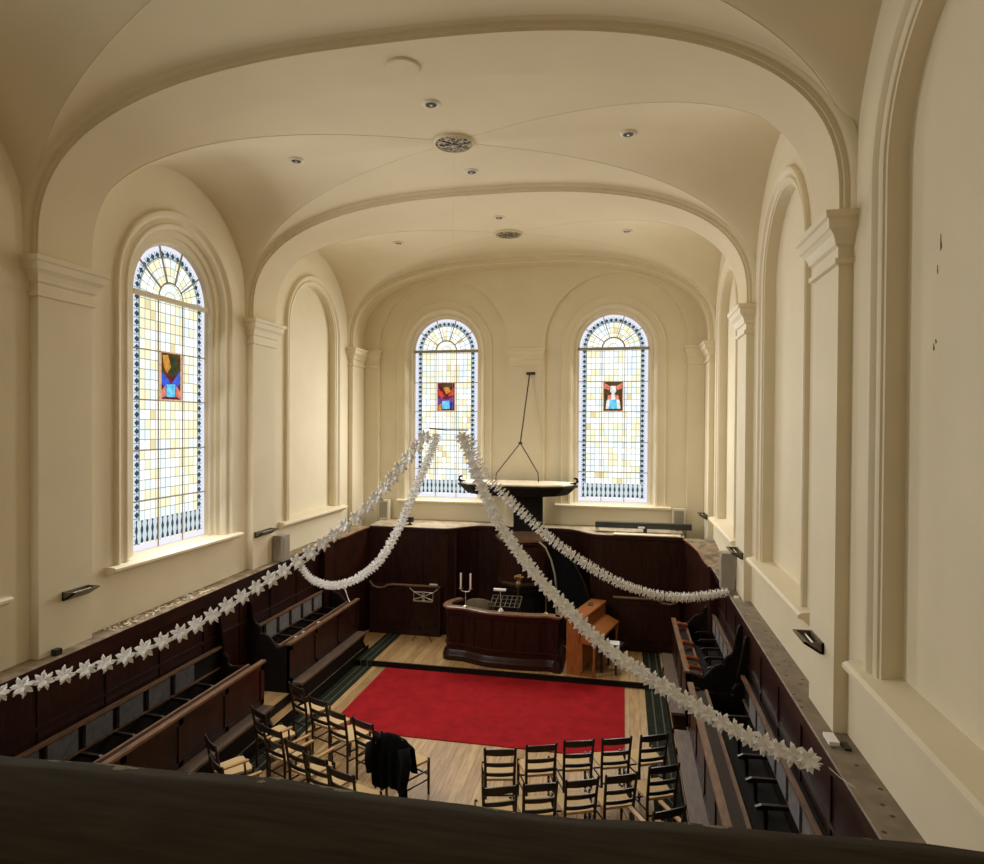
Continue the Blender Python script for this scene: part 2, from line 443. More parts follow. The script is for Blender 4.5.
for k in range(-2, 3):
    y0 = P1 + k * BAY; y1 = y0 + PW
    for s in (-1, 1):
        bm = BM(); capital(bm, *sorted((s * PF, s * (W + .1))), y0, min(y1, BACK) if k == 2 else y1)
        struct(obj('trim_%d' % ti, bm, M['trim'])); ti += 1
    prof = [(y0 - .10, .16), (y0 - .085, .115), (y0 - .05, .085), (y0 - .02, .075), (y0 - .02, .035), (y0, .028), (y0, 0), (y1, 0), (y1, .028), (y1 + .02, .035), (y1 + .02, .075), (y1 + .06, .1), (y1 + .10, .16)]
    if k == 2:
        prof = [(y0 - .10, .16), (y0 - .085, .115), (y0 - .05, .085), (y0 - .02, .075), (y0 - .02, .035), (y0, .028), (y0, 0), (y0 + .13, 0), (y0 + .14, .012), (y0 + .2, .014), (y0 + .22, -.0), (y0 + .30, -.0), (y0 + .31, .02), (BACK, .02)]
    bm = BM(); grid_strip(bm, [[(x, y, z) for x, z in rib_line(d)] for y, d in prof])
    struct(obj('trim_%d' % ti, bm, M['ceil'], smooth=35)); ti += 1

# groin vaults: four ruled webs each
def vault(c, y_lo=None, y_hi=None):
    bm = BM(); N = 72
    xs = [-W * math.cos(PI * k / N) for k in range(N + 1)]
    for sg in (-1, 1):
        rows = [[], []]
        for x in xs:
            rows[0].append((x, c + sg * BR * abs(x) / W, hA(x))); rows[1].append((x, c + sg * (BR + .12), hA(x)))
        grid_strip(bm, rows)
    for sg in (-1, 1):
        rows = []
        for k in range(13):
            f = k / 12; r = []
            for x in xs:
                t = BR * x / W; G = abs(x); r.append((sg * (G + (W + .01 - G) * f), c + t, hA(x) * (1 - f) + hB(t) * f))
            rows.append(r)
        grid_strip(bm, rows)
    for sg in (-1, 1):           # thin tube added along each groin so its crease catches a line of light
        tube(bm, [(x, c + sg * BR * x / W, hA(x) + .003) for x in xs[2:-2]], .0075, 5)
    struct(obj('ceiling', bm, M['ceil'], smooth=30))
for c in BAYS: vault(c)
# rear wall behind the gallery
bm = BM(); box(bm, -4.3, 4.3, REAR - .1, REAR, 0, 8.7); struct(obj('wall_rear', bm, M['wall']))

# pulpit wall with two shallow blind arches
BCX, BH, BZS = 2.03, 1.60, 6.72
bm = BM()
outer = [(-4.02, 0)] + [(x, z) for x, z in rib_line(.05)] + [(4.02, 0)]
fnB = lambda u, v: (u, BACK, v)
blinds = [arch_pts(sg * BCX, BH, 2.3, BZS) for sg in (-1, 1)]
holed(bm, outer, blinds, fnB)
for sg, bl in zip((-1, 1), blinds):
    grid_strip(bm, [[(u, BACK, v) for u, v in bl + bl[:1]], [(u, BACK + .09, v) for u, v in bl + bl[:1]]])
    holed(bm, bl, [arch_pts(sg * 2.0, WIN_H, WIN_Z0 - .08, WIN_ZS, .24)], lambda u, v: (u, BACK + .09, v))
struct(obj('wall_back', bm, M['wall']))
bm = BM(); capital(bm, -.42 + .06, .42 - .06, BACK - .01, BACK + .05, .6); struct(obj('trim_%d' % ti, bm, M['trim'])); ti += 1
for s in (-1, 1):
    bm = BM(); capital(bm, *sorted((s * 3.64, s * 4.05)), BACK - .02, BACK + .05, .5); struct(obj('trim_%d' % ti, bm, M['trim'])); ti += 1
    bm = BM(); box(bm, s * 3.64, s * 3.995, BACK - .02, BACK + .05, 2.3, 6.24); struct(obj('trim_%d' % ti, bm, M['wall'])); ti += 1
bm = BM(); box(bm, -.36, .36, BACK - .012, BACK + .03, 2.3, 6.24); struct(obj('trim_%d' % ti, bm, M['wall'])); ti += 1

# windows: local frame faces -y, origin at the spring bar
SIDE_P = [(-.0, .165), (.02, .135), (.035, .125), (.045, .09), (.12, .085), (.13, .05), (.22, .045), (.23, .0), (.26, -.03), (.29, -.035), (.31, -.01), (.37, .0), (.39, -.02), (.42, -.055), (.46, -.06), (.475, -.05), (.475, .02)]
BACK_P = [(-.0, .20), (.02, .165), (.045, .15), (.055, .09), (.12, .085), (.13, .03), (.16, .0), (.175, -.035), (.215, -.04), (.23, -.02), (.25, -.014), (.37, -.014), (.38, -.024), (.40, -.024), (.40, .02)]
EMBLEM = {
 'left': [('maroon', None), ('brown', [(-.2, -.70), (.2, -.70), (.2, -1.0), (-.2, -1.05)]), ('orange', [(-.17, -.74), (-.06, -.73), (.0, -.9), (-.08, -1.0), (-.15, -.9)]), ('blue', [(-.2, -.98), (-.06, -1.08), (.0, -1.16), (.09, -1.07), (.2, -.95), (.2, -1.12), (.1, -1.22), (-.1, -1.22), (-.2, -1.15)]),
          ('darkgreen', [(.0, -.78), (.1, -.75), (.14, -1.0), (.03, -1.05)]), ('sky', [(-.09, -1.16), (.09, -1.15), (.09, -1.34), (-.09, -1.34)]), ('rose', [(-.2, -1.26), (-.12, -1.18), (-.11, -1.33), (-.2, -1.36)]), ('rose', [(.2, -1.26), (.12, -1.18), (.11, -1.33), (.2, -1.36)])],
 'mid': [('maroon', None), ('brown', [(-.16, -.72), (.15, -.72), (.1, -.82), (-.12, -.80)]), ('red', [(-.2, -.84), (-.08, -.95), (-.03, -1.03), (-.12, -1.08), (-.2, -1.02)]), ('orange', [(-.08, -.82), (.06, -.80), (.12, -.92), (.0, -.98)]), ('red', [(.2, -.80), (.07, -.95), (.04, -1.04), (.2, -1.0)]), ('violet', [(-.2, -1.06), (.0, -1.1), (.2, -1.05), (.2, -1.25), (-.2, -1.25)]),
          ('sky', [(-.1, -1.15), (.08, -1.13), (.09, -1.34), (-.1, -1.34)]), ('orange', [(-.2, -1.27), (-.12, -1.2), (-.12, -1.36), (-.2, -1.36)]), ('navy', [(.1, -1.16), (.2, -1.18), (.2, -1.36), (.11, -1.34)])],
 'right': [('brown', None), ('rose', [(-.2, -.73), (-.05, -.82), (-.1, -.9), (-.2, -.86)]), ('rose', [(.2, -.73), (.05, -.82), (.1, -.9), (.2, -.86)]), ('pale', [(-.06, -.80), (.06, -.80), (.07, -.94), (.0, -1.0), (-.07, -.94)]), ('pale', [(-.03, -.98), (.03, -.98), (.15, -1.15), (.17, -1.33), (-.17, -1.33), (-.15, -1.15)]),
           ('rose', [(-.12, -1.02), (-.04, -1.0), (-.05, -1.12), (-.13, -1.12)]), ('rose', [(.12, -1.02), (.04, -1.0), (.05, -1.12), (.13, -1.12)]), ('sky', [(-.08, -1.12), (.08, -1.12), (.1, -1.33), (-.1, -1.33)])]}
def window(n, loc, rz, prof, glass, emblem, cream_bars, sill_half):
    w = bpy.data.objects.new('window_%d' % n, None); COL.objects.link(w); w.location = loc; w.rotation_euler = (0, 0, rz); struct(w)
    zb = WIN_Z0 - WIN_ZS; dp = prof[0][1]
    bm = BM()
    grid_strip(bm, [[(u, d, v) for u, v in arch_pts(0, WIN_H, zb - .10, 0, o)] for o, d in prof])
    obj('architrave', bm, M['trim'], w, smooth=25)
    bm = BM()     # sloping inner sill and projecting sill board
    hexa(bm, [(-WIN_H - .2, -.02, zb - .16), (WIN_H + .2, -.02, zb - .16), (WIN_H + .2, dp + .05, zb - .16), (-WIN_H - .2, dp + .05, zb - .16),
              (-WIN_H - .2, -.02, zb - .055), (WIN_H + .2, -.02, zb - .055), (WIN_H + .2, dp + .05, zb), (-WIN_H - .2, dp + .05, zb)])
    prism(bm, [(.1, zb - .15), (.1, zb - .05), (-.13, zb - .06), (-.15, zb - .075), (-.15, zb - .105), (-.10, zb - .125), (-.06, zb - .15)], YZ, -sill_half, sill_half)
    obj('sill', bm, M['trim'], w)
    bm = BM(); bm.faces.new([bm.verts.new((u, dp + .005, v)) for u, v in arch_pts(0, WIN_H, zb, 0)])
    obj('glass_pane', bm, glass, w)
    bm = BM()
    for x in (-.26, .26): box(bm, x - .008, x + .008, dp - .012, dp, zb, 0)
    for k in range(1, 5): box(bm, -WIN_H, WIN_H, dp - .02, dp, -.70 * k - .068, -.70 * k - .052)
    grid_strip(bm, [[(rr * math.cos(PI * k / 20), dp - .015, rr * math.sin(PI * k / 20)) for k in range(21)] for rr in (.25, .275)])
    for k in range(1, 5):
        a = PI * k / 5
        bar(bm, (.26 * math.cos(a), dp - .01, .26 * math.sin(a)), (WIN_H * math.cos(a), dp - .01, WIN_H * math.sin(a)), .018, .02, (0, 1, 0))
    obj('glazing_bar', bm, M['greyplastic'], w)
    bm = BM(); box(bm, -WIN_H - .01, WIN_H + .01, dp - .06, dp + .01, -.035, .03); obj('transom', bm, M['trim'] if cream_bars else M['greyplastic'], w)
    if emblem:
        bm = BM(); names = []
        for i, (c, poly) in enumerate(EMBLEM[emblem]):
            names.append(EM[c]); poly = poly or [(-.22, -.70), (.22, -.70), (.22, -1.38), (-.22, -1.38)]
            prism(bm, [(p, q - .06) for p, q in poly], XZ, dp - .004 - .0015 * i, dp - .0005, i)
        k = len(names); names.append(EM['edge'])
        for a in ((-.235, .235, -1.40, -1.375), (-.235, .235, -.705, -.685), (-.235, -.212, -1.40, -.69), (.212, .235, -1.40, -.69)): box(bm, a[0], a[1], dp - .02, dp - .001, a[2] - .06, a[3] - .06, k)
        obj('picture_panel', bm, names, w)
    return w
window(1, (-W, BAYS[2], WIN_ZS), PI / 2, SIDE_P, M['glassL'], 'left', True, 1.40)
window(2, (-2.0, BACK + .09, WIN_ZS), 0, BACK_P, M['glassB'], 'mid', False, 1.15)
window(3, (2.0, BACK + .09, WIN_ZS), 0, BACK_P, M['glassC'], 'right', False, 1.30)
window(4, (-W, BAYS[1], WIN_ZS), PI / 2, SIDE_P, M['glassL'], None, True, 1.40)
# blind niches: moulded surround and sill
NP = [(-.0, .141), (-.0, -.004), (.03, -.006), (.035, -.022), (.065, -.034), (.08, -.034), (.09, -.012), (.115, -.01), (.125, -.03), (.155, -.055), (.19, -.06), (.205, -.045), (.205, .01)]
for s, i in ((1, 0), (1, 1), (1, 2), (1, 3), (-1, 3), (-1, 0)):
    bm = BM(); fl = lambda u, d, v: (s * (W + d), BAYS[i] + u, v)
    grid_strip(bm, [[fl(u, d, v) for u, v in arch_pts(0, NICHE_H, NICHE_Z0, NICHE_ZS, o, 40)] for o, d in NP])
    struct(obj('trim_%d' % ti, bm, M['trim'], smooth=25)); ti += 1
    bm = BM()
    prism(bm, [(.14, NICHE_Z0 - .12), (.14, NICHE_Z0 + .03), (-.11, NICHE_Z0 - .01), (-.14, NICHE_Z0 - .03), (-.14, NICHE_Z0 - .06), (-.09, NICHE_Z0 - .08), (-.05, NICHE_Z0 - .12), (-.02, NICHE_Z0 - .14)],
          lambda p, q, a: (s * (W + p), BAYS[i] + a, q), -1.42, 1.42)
    struct(obj('trim_%d' % ti, bm, M['trim'])); ti += 1
# chips in the plaster of the right wall
bm = BM()
for (y, z, h, w) in ((4.72, 6.03, .09, .014), (4.76, 5.88, .05, .007), (4.80, 5.38, .04, .014), (4.77, 5.42, .025, .012)):
    prism(bm, [(y - w, z), (y - w * .2, z + h * .5), (y, z + h), (y + w * .5, z + h * .3), (y + w * .2, z - h * .2)], lambda p, q, a: (a, p, q), W + .1365, W + .15)
chip = obj('plaster_chip', bm, M['chip'], bpy.data.objects['wall_right'])

# ------------------------------------------------------------------ wood wainscot
for s in (-1, 1):
    bm = BM()
    box(bm, s * 3.988, s * 4.12, REAR, 14.2, 0, 2.15)
    y = 4.0
    while y < 12.5:                                   # stiles and rails of the panelling
        box(bm, s * 3.974, s * 4.01, y, y + .07, .35, 2.1); y += .95
    box(bm, s * 3.964, s * 4.01, 3.9, 12.6, 1.50, 1.54)
    struct(obj('trim_%d' % ti, bm, M['wood2'])); ti += 1
    bm = BM()
    for (ya, yb) in ((REAR, 12.55),):
        za, zb_ = ledge_z(s, ya), ledge_z(s, yb)
        for x0, x1, t0, t1 in ((3.84, 4.115, -.035, 0), (3.87, 4.115, -.075, -.035), (3.90, 4.115, -.20, -.075), (3.93, 4.115, -.23, -.2)):
            mi = 1 if t1 == 0 else 0
            hexa(bm, [(s * x0, ya, za + t0), (s * x1, ya, za + t0), (s * x1, yb, zb_ + t0), (s * x0, yb, zb_ + t0),
                      (s * x0, ya, za + t1), (s * x1, ya, za + t1), (s * x1, yb, zb_ + t1), (s * x0, yb, zb_ + t1)], 0)
    b2 = BM()
    hexa(b2, [(s * 3.845, ya, za), (s * 4.115, ya, za), (s * 4.115, yb, zb_), (s * 3.845, yb, zb_), (s * 3.855, ya, za + .012), (s * 4.115, ya, za + .012), (s * 4.115, yb, zb_ + .012), (s * 3.855, yb, zb_ + .012)])
    struct(obj('trim_%d' % ti, bm, M['wood'])); ti += 1
    struct(obj('trim_%d' % ti, b2, M['stud'] if s > 0 else M['ledge'])); ti += 1
    # curved corner that lifts to the higher back ledge
    plan = [(3.84, 12.55), (3.80, 12.9), (3.72, 13.3), (3.62, 13.7), (3.5, 14.16)]
    zt = [ledge_z(s, 12.55), ledge_z(s, 12.9) + .01, 2.40, 2.46, 2.5]
    bm = BM(); R = []
    for (px, py), z in zip(plan, zt):
        R.append([bm.verts.new(v) for v in ((s * px, py, .1), (s * px, py, z - .03), (s * (px - .03), py, z - .03), (s * (px - .03), py, z), (s * 4.12, py, z), (s * 4.12, py, .1))])
    for A, B in zip(R, R[1:]):
        for k in range(5):
            f = bm.faces.new([A[k], A[k + 1], B[k + 1], B[k]]); f.material_index = (0, 0, 1, 1 if s < 0 else 1, 0)[k] if k != 3 else 2
    bm.faces.new(R[0]); bm.faces.new(R[-1])
    struct(obj('trim_%d' % ti, bm, [M['wood'], M['redpath'], M['ledge']])); ti += 1
# back wainscot: forward at the sides, swept back behind the pulpit
def yfront(x):
    a = abs(x)
    if a > 1.75: return 14.15
    if a < .95: return 14.78
    t = (1.75 - a) / .8; t = t * t * (3 - 2 * t); return 14.15 + .63 * t
xs = [-3.52] + [-3.3 + .15 * k for k in range(45)] + [3.52]
bm = BM(); rows = []
for x in xs:
    yf = yfront(x)
    rows.append([(x, yf, .1), (x, yf, 2.42), (x, yf - .03, 2.44), (x, yf - .03, 2.50), (x, yf + .03, 2.51), (x, 15.1, 2.56)])
R = grid_strip(bm, rows)
for f in bm.faces:
    if all(v.co.z > 2.505 for v in f.verts): f.material_index = 1
for x in (-2.9, -2.25, -1.5, -.6, .3, .9, 1.6, 2.3, 3.0):
    yf = yfront(x); box(bm, x - .04, x + .04, yf - .014, yf + .02, .1, 2.4)
struct(obj('trim_%d' % ti, bm, [M['wood2'], M['dusttop']])); ti += 1
# low panelled dado in front of it, either side of the pulpit
for s, x0, x1 in ((-1, 1.75, 3.42), (1, 2.05, 3.42)):
    bm = BM(); box(bm, s * x0, s * x1, 13.98, 14.16, .1, 1.20)
    n = 2
    for k in range(n):
        a = x0 + .08 + (x1 - x0 - .16) / n * k; b = a + (x1 - x0 - .16) / n - .08
        for (p0, p1, q0, q1) in ((a, b, 1.08, 1.12), (a, b, .34, .38), (a, a + .04, .34, 1.12), (b - .04, b, .34, 1.12)): box(bm, s * p0, s * p1, 13.965, 13.99, q0, q1)
    box(bm, s * x0, s * x1, 13.955, 14.0, .1, .26)
    struct(obj('trim_%d' % ti, bm, M['wood'])); ti += 1
    pts = [(x0, 1.225), (x1 - .55, 1.225), (x1 - .42, 1.20), (x1 - .34, 1.15), (x1 - .2, 1.13), (x1 - .08, 1.17), (x1, 1.28)]
    bm = BM(); tube(bm, [(s * p, 13.97, z) for p, z in pts], .028, 8); struct(obj('trim_%d' % ti, bm, M['woodlight'], smooth=180)); ti += 1

# ------------------------------------------------------------------ pews
def pew(s, y0, y1, n, first, pitch, label, dividers=False):
    t = thing('box_pew', label, 'pew', (s * 3.5, (y0 + y1) / 2, 0), 0, 'panelled box pews along the walls')
    cy = (y0 + y1) / 2
    X = lambda v: s * (v - 3.5)
    def B(name, mat, *boxes, bev=.008):
        bm = BM()
        for a in boxes: box(bm, X(a[0]), X(a[1]), a[2] - cy, a[3] - cy, a[4], a[5])
        if bev: bevel(bm, bev, 1)
        return obj(name, bm, mat, t)
    pb = [(3.20, 3.25, y0, y1, .2, 1.16)]
    k = max(2, round((y1 - y0) / .95)); d = (y1 - y0) / k
    for i in range(k + 1):
        yy = min(max(y0 + i * d, y0 + .045), y1 - .045); pb.append((3.185, 3.21, yy - .045, yy + .045, .53, 1.15))
    pb += [(3.185, 3.21, y0, y1, 1.06, 1.15), (3.185, 3.21, y0, y1, .53, .60)]
    B('front_panel', M['wood'], *pb, bev=.004)
    B('top_rail', M['woodlight'], (3.165, 3.245, y0 - .02, y1 + .02, 1.16, 1.195))
    B('book_shelf', M['wood'], (3.25, 3.41, y0 + .05, y1 - .05, 1.08, 1.11))
    B('shelf_rail', M['woodlight'], (3.40, 3.435, y0 + .05, y1 - .05, 1.10, 1.135))
    B('bench_seat', M['bench'], (2.985, 3.2, y0 + .05, y1 - .05, .485, .525))
    bb = [(3.03, 3.055, y0 + .1, y1 - .1, .2, .485)]
    B('bench_riser', M['blackwood'], *bb, bev=0)
    for yy in (y0 + .09, y1 - .09):
        bm = BM(); prism(bm, [(X(3.0), .2), (X(3.0), .25), (X(3.05), .32), (X(3.02), .42), (X(3.0), .485), (X(3.2), .485), (X(3.2), .2)], XZ, yy - .025 - cy, yy + .025 - cy)
        obj('bench_support', bm, M['wood'], t)
    B('seat', M['blackwood'], (3.56, 3.98, y0 + .06, y1 - .06, .73, .78))
    B('seat_base', M['blackwood'], (3.62, 3.98, y0 + .06, y1 - .06, .35, .73), bev=0)
    B('back_frame', M['blackwood'], (3.93, 3.98, y0 + .06, y1 - .06, .78, 1.36))
    B('back_rail', M['woodlight'], (3.875, 3.93, y0 + .06, y1 - .06, 1.35, 1.385))
    B('lower_back_rail', M['woodlight'], (3.90, 3.93, y0 + .06, y1 - .06, 1.03, 1.05), bev=.004)
    for i in range(n):
        ya = first + i * pitch
        bm = bbox_bm(X(3.885) if s > 0 else X(3.935), X(3.935) if s > 0 else X(3.885), ya + .06 - cy, ya + pitch - .05 - cy, 1.065, 1.335, .02, 3)
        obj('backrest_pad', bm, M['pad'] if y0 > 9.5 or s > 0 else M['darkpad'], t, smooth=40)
    for i in range(n + 1):
        ya = first + i * pitch
        bm = BM(); prism(bm, [(X(3.93), 1.0), (X(3.93), 1.04), (X(3.64), 1.03), (X(3.58), 1.0), (X(3.60), .97), (X(3.66), .98), (X(3.67), .78), (X(3.70), .78), (X(3.70), .985)], XZ, ya - .02 - cy, ya + .02 - cy)
        obj('armrest', bm, M['chair'], t)
    ep = [(3.2, .35), (3.2, 1.16), (3.30, 1.14), (3.38, 1.08), (3.45, 1.09), (3.52, 1.18), (3.6, 1.27), (3.68, 1.30), (3.73, 1.29), (3.75, 1.33), (3.74, 1.40), (3.77, 1.44), (3.83, 1.46), (3.88, 1.56), (3.90, 1.72), (3.93, 1.88), (3.985, 1.97), (3.985, .35)]
    if y0 < 9:
        ep = [(3.2, .35), (3.2, 1.16), (3.30, 1.13), (3.36, 1.08), (3.74, 1.06), (3.79, 1.10), (3.78, 1.17), (3.81, 1.22), (3.86, 1.26), (3.84, 1.34), (3.87, 1.50), (3.91, 1.72), (3.93, 1.88), (3.985, 1.97), (3.985, .35)]
    for yy in (y0 + .03, y1 - .03):
        bm = BM(); prism(bm, [(X(a), b) for a, b in ep], XZ, yy - .03 - cy, yy + .03 - cy); e = obj('end_panel', bm, M['blackwood'], t)
        bm = BM(); tube(bm, [(X(a), yy - cy, b + .008) for a, b in ep[2:-1]], .016, 6); obj('end_moulding', bm, M['wood'], e, smooth=180)
    if dividers:
        for yy in dividers:
            bm = BM(); tube(bm, [(X(3.23), yy - .03 - cy, 1.225), (X(3.42), yy + .05 - cy, 1.17)], .035, 10); obj('book_rest', bm, M['orange'], t, smooth=60)['label'] = 'brown wood book rest with its orange glint as colour'
    return t
pew(-1, 4.3, 9.12, 7, 4.85, .515, 'long dark box pew along the left wall nearest the gallery rail')
pew(-1, 9.92, 12.78, 5, 10.3, .45, 'dark box pew along the left wall at the pulpit end')
pew(1, 4.3, 9.62, 8, 4.9, .515, 'long dark box pew along the right wall nearest the gallery rail')
pew(1, 10.08, 12.8, 5, 10.35, .45, 'dark box pew along the right wall at the pulpit end with orange-glint book rests', dividers=(10.22, 10.62, 11.35, 12.4))

# ------------------------------------------------------------------ rug and runners
bm = bbox_bm(-2.36, 2.30, 9.58, 12.22, 0, .014, .005, 1); tag(obj('rug', bm, M['rug']), 'large plain red rug in the middle of the board floor', 'rug')
for s, lb in ((-1, 'dark green striped runner on the floor beside the left pews'), (1, 'dark green striped runner on the floor beside the right pews')):
    bm = BM(); box(bm, s * 2.66, s * 3.01, 4.2, 12.25, 0, .004); box(bm, s * 2.66, s * 3.01, 12.24, 12.255, 0, .11); box(bm, s * 2.66, s * 3.01, 12.24, 13.95, .1, .104)
    tag(obj('carpet_runner', bm, M['runner']), lb, 'carpet runner')

# ------------------------------------------------------------------ chairs
def arc_slat(bm, z0, z1, half, y, dy, th=.016, n=8, crown=0.):
    A = []
    for k in range(n + 1):
        u = -1 + 2 * k / n; x = u * half; yy = y - dy * (1 - u * u); c = crown * (1 - u * u)
        A.append([(x, yy, z0), (x, yy + th, z0), (x, yy + th, z1 + c), (x, yy, z1 + c)])
    R = grid_strip(bm, A, close=True); bm.faces.new(R[0]); bm.faces.new(R[-1])
def make_chair(label, arms):
    t = thing('ladder_back_chair', label, 'chair')
    bm = BM(); prism(bm, [(-.17, -.19), (-.215, .2), (.215, .2), (.17, -.19)], XY, .435, .465); bevel(bm, .012, 2); obj('seat', bm, M['rush'], t)
    for s in (-1, 1):
        bm = BM(); tube(bm, [(s * .175, -.20, 0), (s * .178, -.20, .45), (s * .183, -.235, .68), (s * .19, -.275, .885), (s * .192, -.28, .895)], [.017, .019, .018, .016, .008], 8); obj('back_post', bm, M['chair'], t, smooth=60)
        bm = BM(); tube(bm, [(s * .205, .19, 0), (s * .205, .19, .12), (s * .205, .19, .45), (s * .205, .19, .485)], [.014, .018, .019, .016], 8); obj('leg', bm, M['chair'], t, smooth=60)
        bm = BM(); tube(bm, [(s * .18, -.2, .2), (s * .205, .19, .2)], .011, 6); tube(bm, [(s * .18, -.2, .32), (s * .205, .19, .32)], .011, 6); obj('stretcher', bm, M['chair'], t, smooth=60)
    for (z0, z1, y, c) in ((.79, .86, -.262, .012), (.635, .68, -.228, .006), (.505, .545, -.205, .004)):
        bm = BM(); arc_slat(bm, z0, z1, .182, y, .022, crown=c); obj('back_slat', bm, M['chair'], t, smooth=40)
    bm = BM(); tube(bm, [(-.205, .19, .26), (.205, .19, .26)], .012, 6); obj('stretcher', bm, M['chair'], t, smooth=60)
    bm = BM(); tube(bm, [(-.18, -.2, .26), (.18, -.2, .26)], .011, 6); obj('stretcher', bm, M['chair'], t, smooth=60)
    if arms:
        for s in (-1, 1):
            bm = BM(); box(bm, s * .19 - .024, s * .19 + .024, -.24, .2, .655, .675); bevel(bm, .006, 1); a = obj('armrest', bm, M['armwood'], t); a['label'] = 'pale honey wood armrest'
            bm = BM(); tube(bm, [(s * .2, .17, .46), (s * .195, .15, .66)], .014, 8); obj('arm_post', bm, M['chair'], t, smooth=60)
    return t
CH = []
rowR1 = [(.785, 7.81, 13), (1.27, 8.02, 20), (1.72, 8.235, 18), (2.19, 8.40, 20), (2.665, 8.595, 25)]
rowR2 = [(.94, 7.0, 21), (1.365, 7.155, 20), (1.815, 7.33, 23), (2.25, 7.53, 24), (2.74, 7.83, 25)]
ordn = ['leftmost', 'second from left', 'middle', 'fourth from left', 'rightmost']
for i, p in enumerate(rowR1): CH.append((*p, 'dark ladder-back rush chair, %s in the right-hand front row by the rug' % ordn[i], 0, 'chairs right of the centre aisle'))
for i, p in enumerate(rowR2): CH.append((*p, 'dark ladder-back rush chair, %s in the right-hand second row' % ordn[i], 0, 'chairs right of the centre aisle'))
CH.append((2.74, 6.95, 30, 'dark chair with honey wood arms behind the right-hand rows, by the runner', 1, 'chairs right of the centre aisle'))
rowA = [(-2.60, 9.04, -30), (-2.07, 8.675, -22), (-1.645, 8.355, -24), (-1.16, 8.16, -23), (-.62, 7.84, -26)]
rowB = [(-2.685, 8.145, -30), (-2.23, 7.705, -23), (-1.74, 7.42, -20), (-1.35, 7.17, -18), (-.905, 6.92, -19)]
la = ['end chair against the green runner', 'second from the runner', 'third from the runner', 'beside the coat', 'hidden under a black coat']
for i, p in enumerate(rowA): CH.append((*p, 'dark ladder-back rush chair in the left group, front row, %s' % la[i], 0, 'chairs left of the centre aisle'))
lb_ = ['end chair against the left bench', 'second from the left bench', 'third from the left bench', 'fourth from the left bench', 'right end nearest the aisle boards']
for i, p in enumerate(rowB): CH.append((*p, 'dark ladder-back rush chair in the left group, second row, %s' % lb_[i], 1 if i in (1, 2) else 0, 'chairs left of the centre aisle'))
CH.append((-2.80, 7.24, -38, 'dark ladder-back chair alone in the back row of the left group by the bench', 0, 'chairs left of the centre aisle'))
CH.append((-2.42, 6.80, -35, 'dark chair with honey wood arms at the left, just over the gallery rail', 1, 'chairs left of the centre aisle'))
protos = {}
for (x, y, a, lb, arms, grp) in CH:
    th = math.radians(a); loc = (x - .265 * math.sin(th), y + .265 * math.cos(th), 0)
    if arms not in protos:
        protos[arms] = make_chair(lb, arms); o = protos[arms]; o.location = loc; o.rotation_euler = (0, 0, th); o['group'] = grp
    else: dup(protos[arms], loc, th, lb, grp)

# black coat over the last chair of the left front row
def coat():
    x, y, a = rowA[4]; th = math.radians(a)
    t = thing('coat', 'big black coat draped over a chair back at the edge of the aisle', 'coat', (x, y, 0), th)
    bm = BM(); rows = []
    nu = 22
    prof = [(-.10, .24), (-.11, .42), (-.095, .60), (-.075, .76), (-.05, .87), (.0, .915), (.05, .88), (.075, .74), (.09, .60), (.11, .50)]
    for j, (yy, z) in enumerate(prof):
        r = []
        for k in range(nu + 1):
            u = -1 + 2 * k / nu
            fold = .018 * math.sin(u * 13 + j * .35) * (1 - z / 1.1) * 2
            zz = z - .09 * abs(u) ** 2.2 * (1 if z > .5 else .3) + (.05 * math.sin(u * 5 + 1) if j in (0, len(prof) - 1) else 0)
            half = .29 + (.05 if z < .7 else 0) * (1 if j < 6 else .3)
            r.append((u * half + .05, yy + fold * (-1 if yy < 0 else 1), zz))
        rows.append(r)
    grid_strip(bm, rows)
    geo = bm.faces[:]
    bmesh.ops.solidify(bm, geom=geo, thickness=.022)
    obj('coat_body', bm, M['blackcloth'], t, smooth=180)
    for s, pts in ((-1, [(-.22, -.06, .84), (-.31, -.09, .70), (-.31, -.12, .52), (-.27, -.13, .38)]), (1, [(.27, -.07, .82), (.34, -.1, .66), (.33, -.13, .46), (.30, -.14, .32)])):
        bm = BM(); tube(bm, pts, [.075, .07, .06, .05], 12); obj('sleeve', bm, M['blackcloth'], t, smooth=180)
coat()

# ------------------------------------------------------------------ pulpit, canopy and enclosure
t = thing('pulpit', 'tall dark pulpit with back board and wide hanging canopy against the far wall', 'pulpit', (.12, 14.1, .1))
L = lambda x, y, z: (x - .12, y - 14.1, z - .1)
bm = BM(); lathe(bm, [(.44, 0), (.44, .1), (.40, .14), (.40, 1.05), (.50, 1.2), (.50, 1.3)], 8, L(.12, 14.05, .1)); obj('pedestal', bm, M['blackwood'], t)
bm = BM(); lathe(bm, [(.50, 0), (.58, .03), (.58, .08), (.55, .12), (.55, .88), (.60, .92), (.60, .97)], 8, L(.12, 14.05, 1.4)); 
for k in range(8):
    a = 2 * PI * (k + .5) / 8; c, sn = math.cos(a), math.sin(a); r = .55 * math.cos(PI / 8)
    for (w0, w1, z0, z1) in ((-.15, .15, 1.58, 1.61), (-.15, .15, 2.14, 2.17), (-.15, -.12, 1.58, 2.17), (.12, .15, 1.58, 2.17)):
        v = [L(.12 + c * rr - sn * w, 14.05 + sn * rr + c * w, z) for z in (z0, z1) for (rr, w) in ((r - .01, w0), (r + .012, w0), (r + .012, w1), (r - .01, w1))]
        hexa(bm, v)
obj('body', bm, M['wood'], t)
bm = BM(); lathe(bm, [(.56, 0), (.63, .02), (.63, .07), (.56, .08)], 8, L(.12, 14.05, 2.37)); obj('cornice', bm, M['woodlight'], t)
bm = BM(); box(bm, *[v for p in zip(L(-.2, 14.58, 1.4), L(.46, 14.68, 3.42)) for v in p]); 
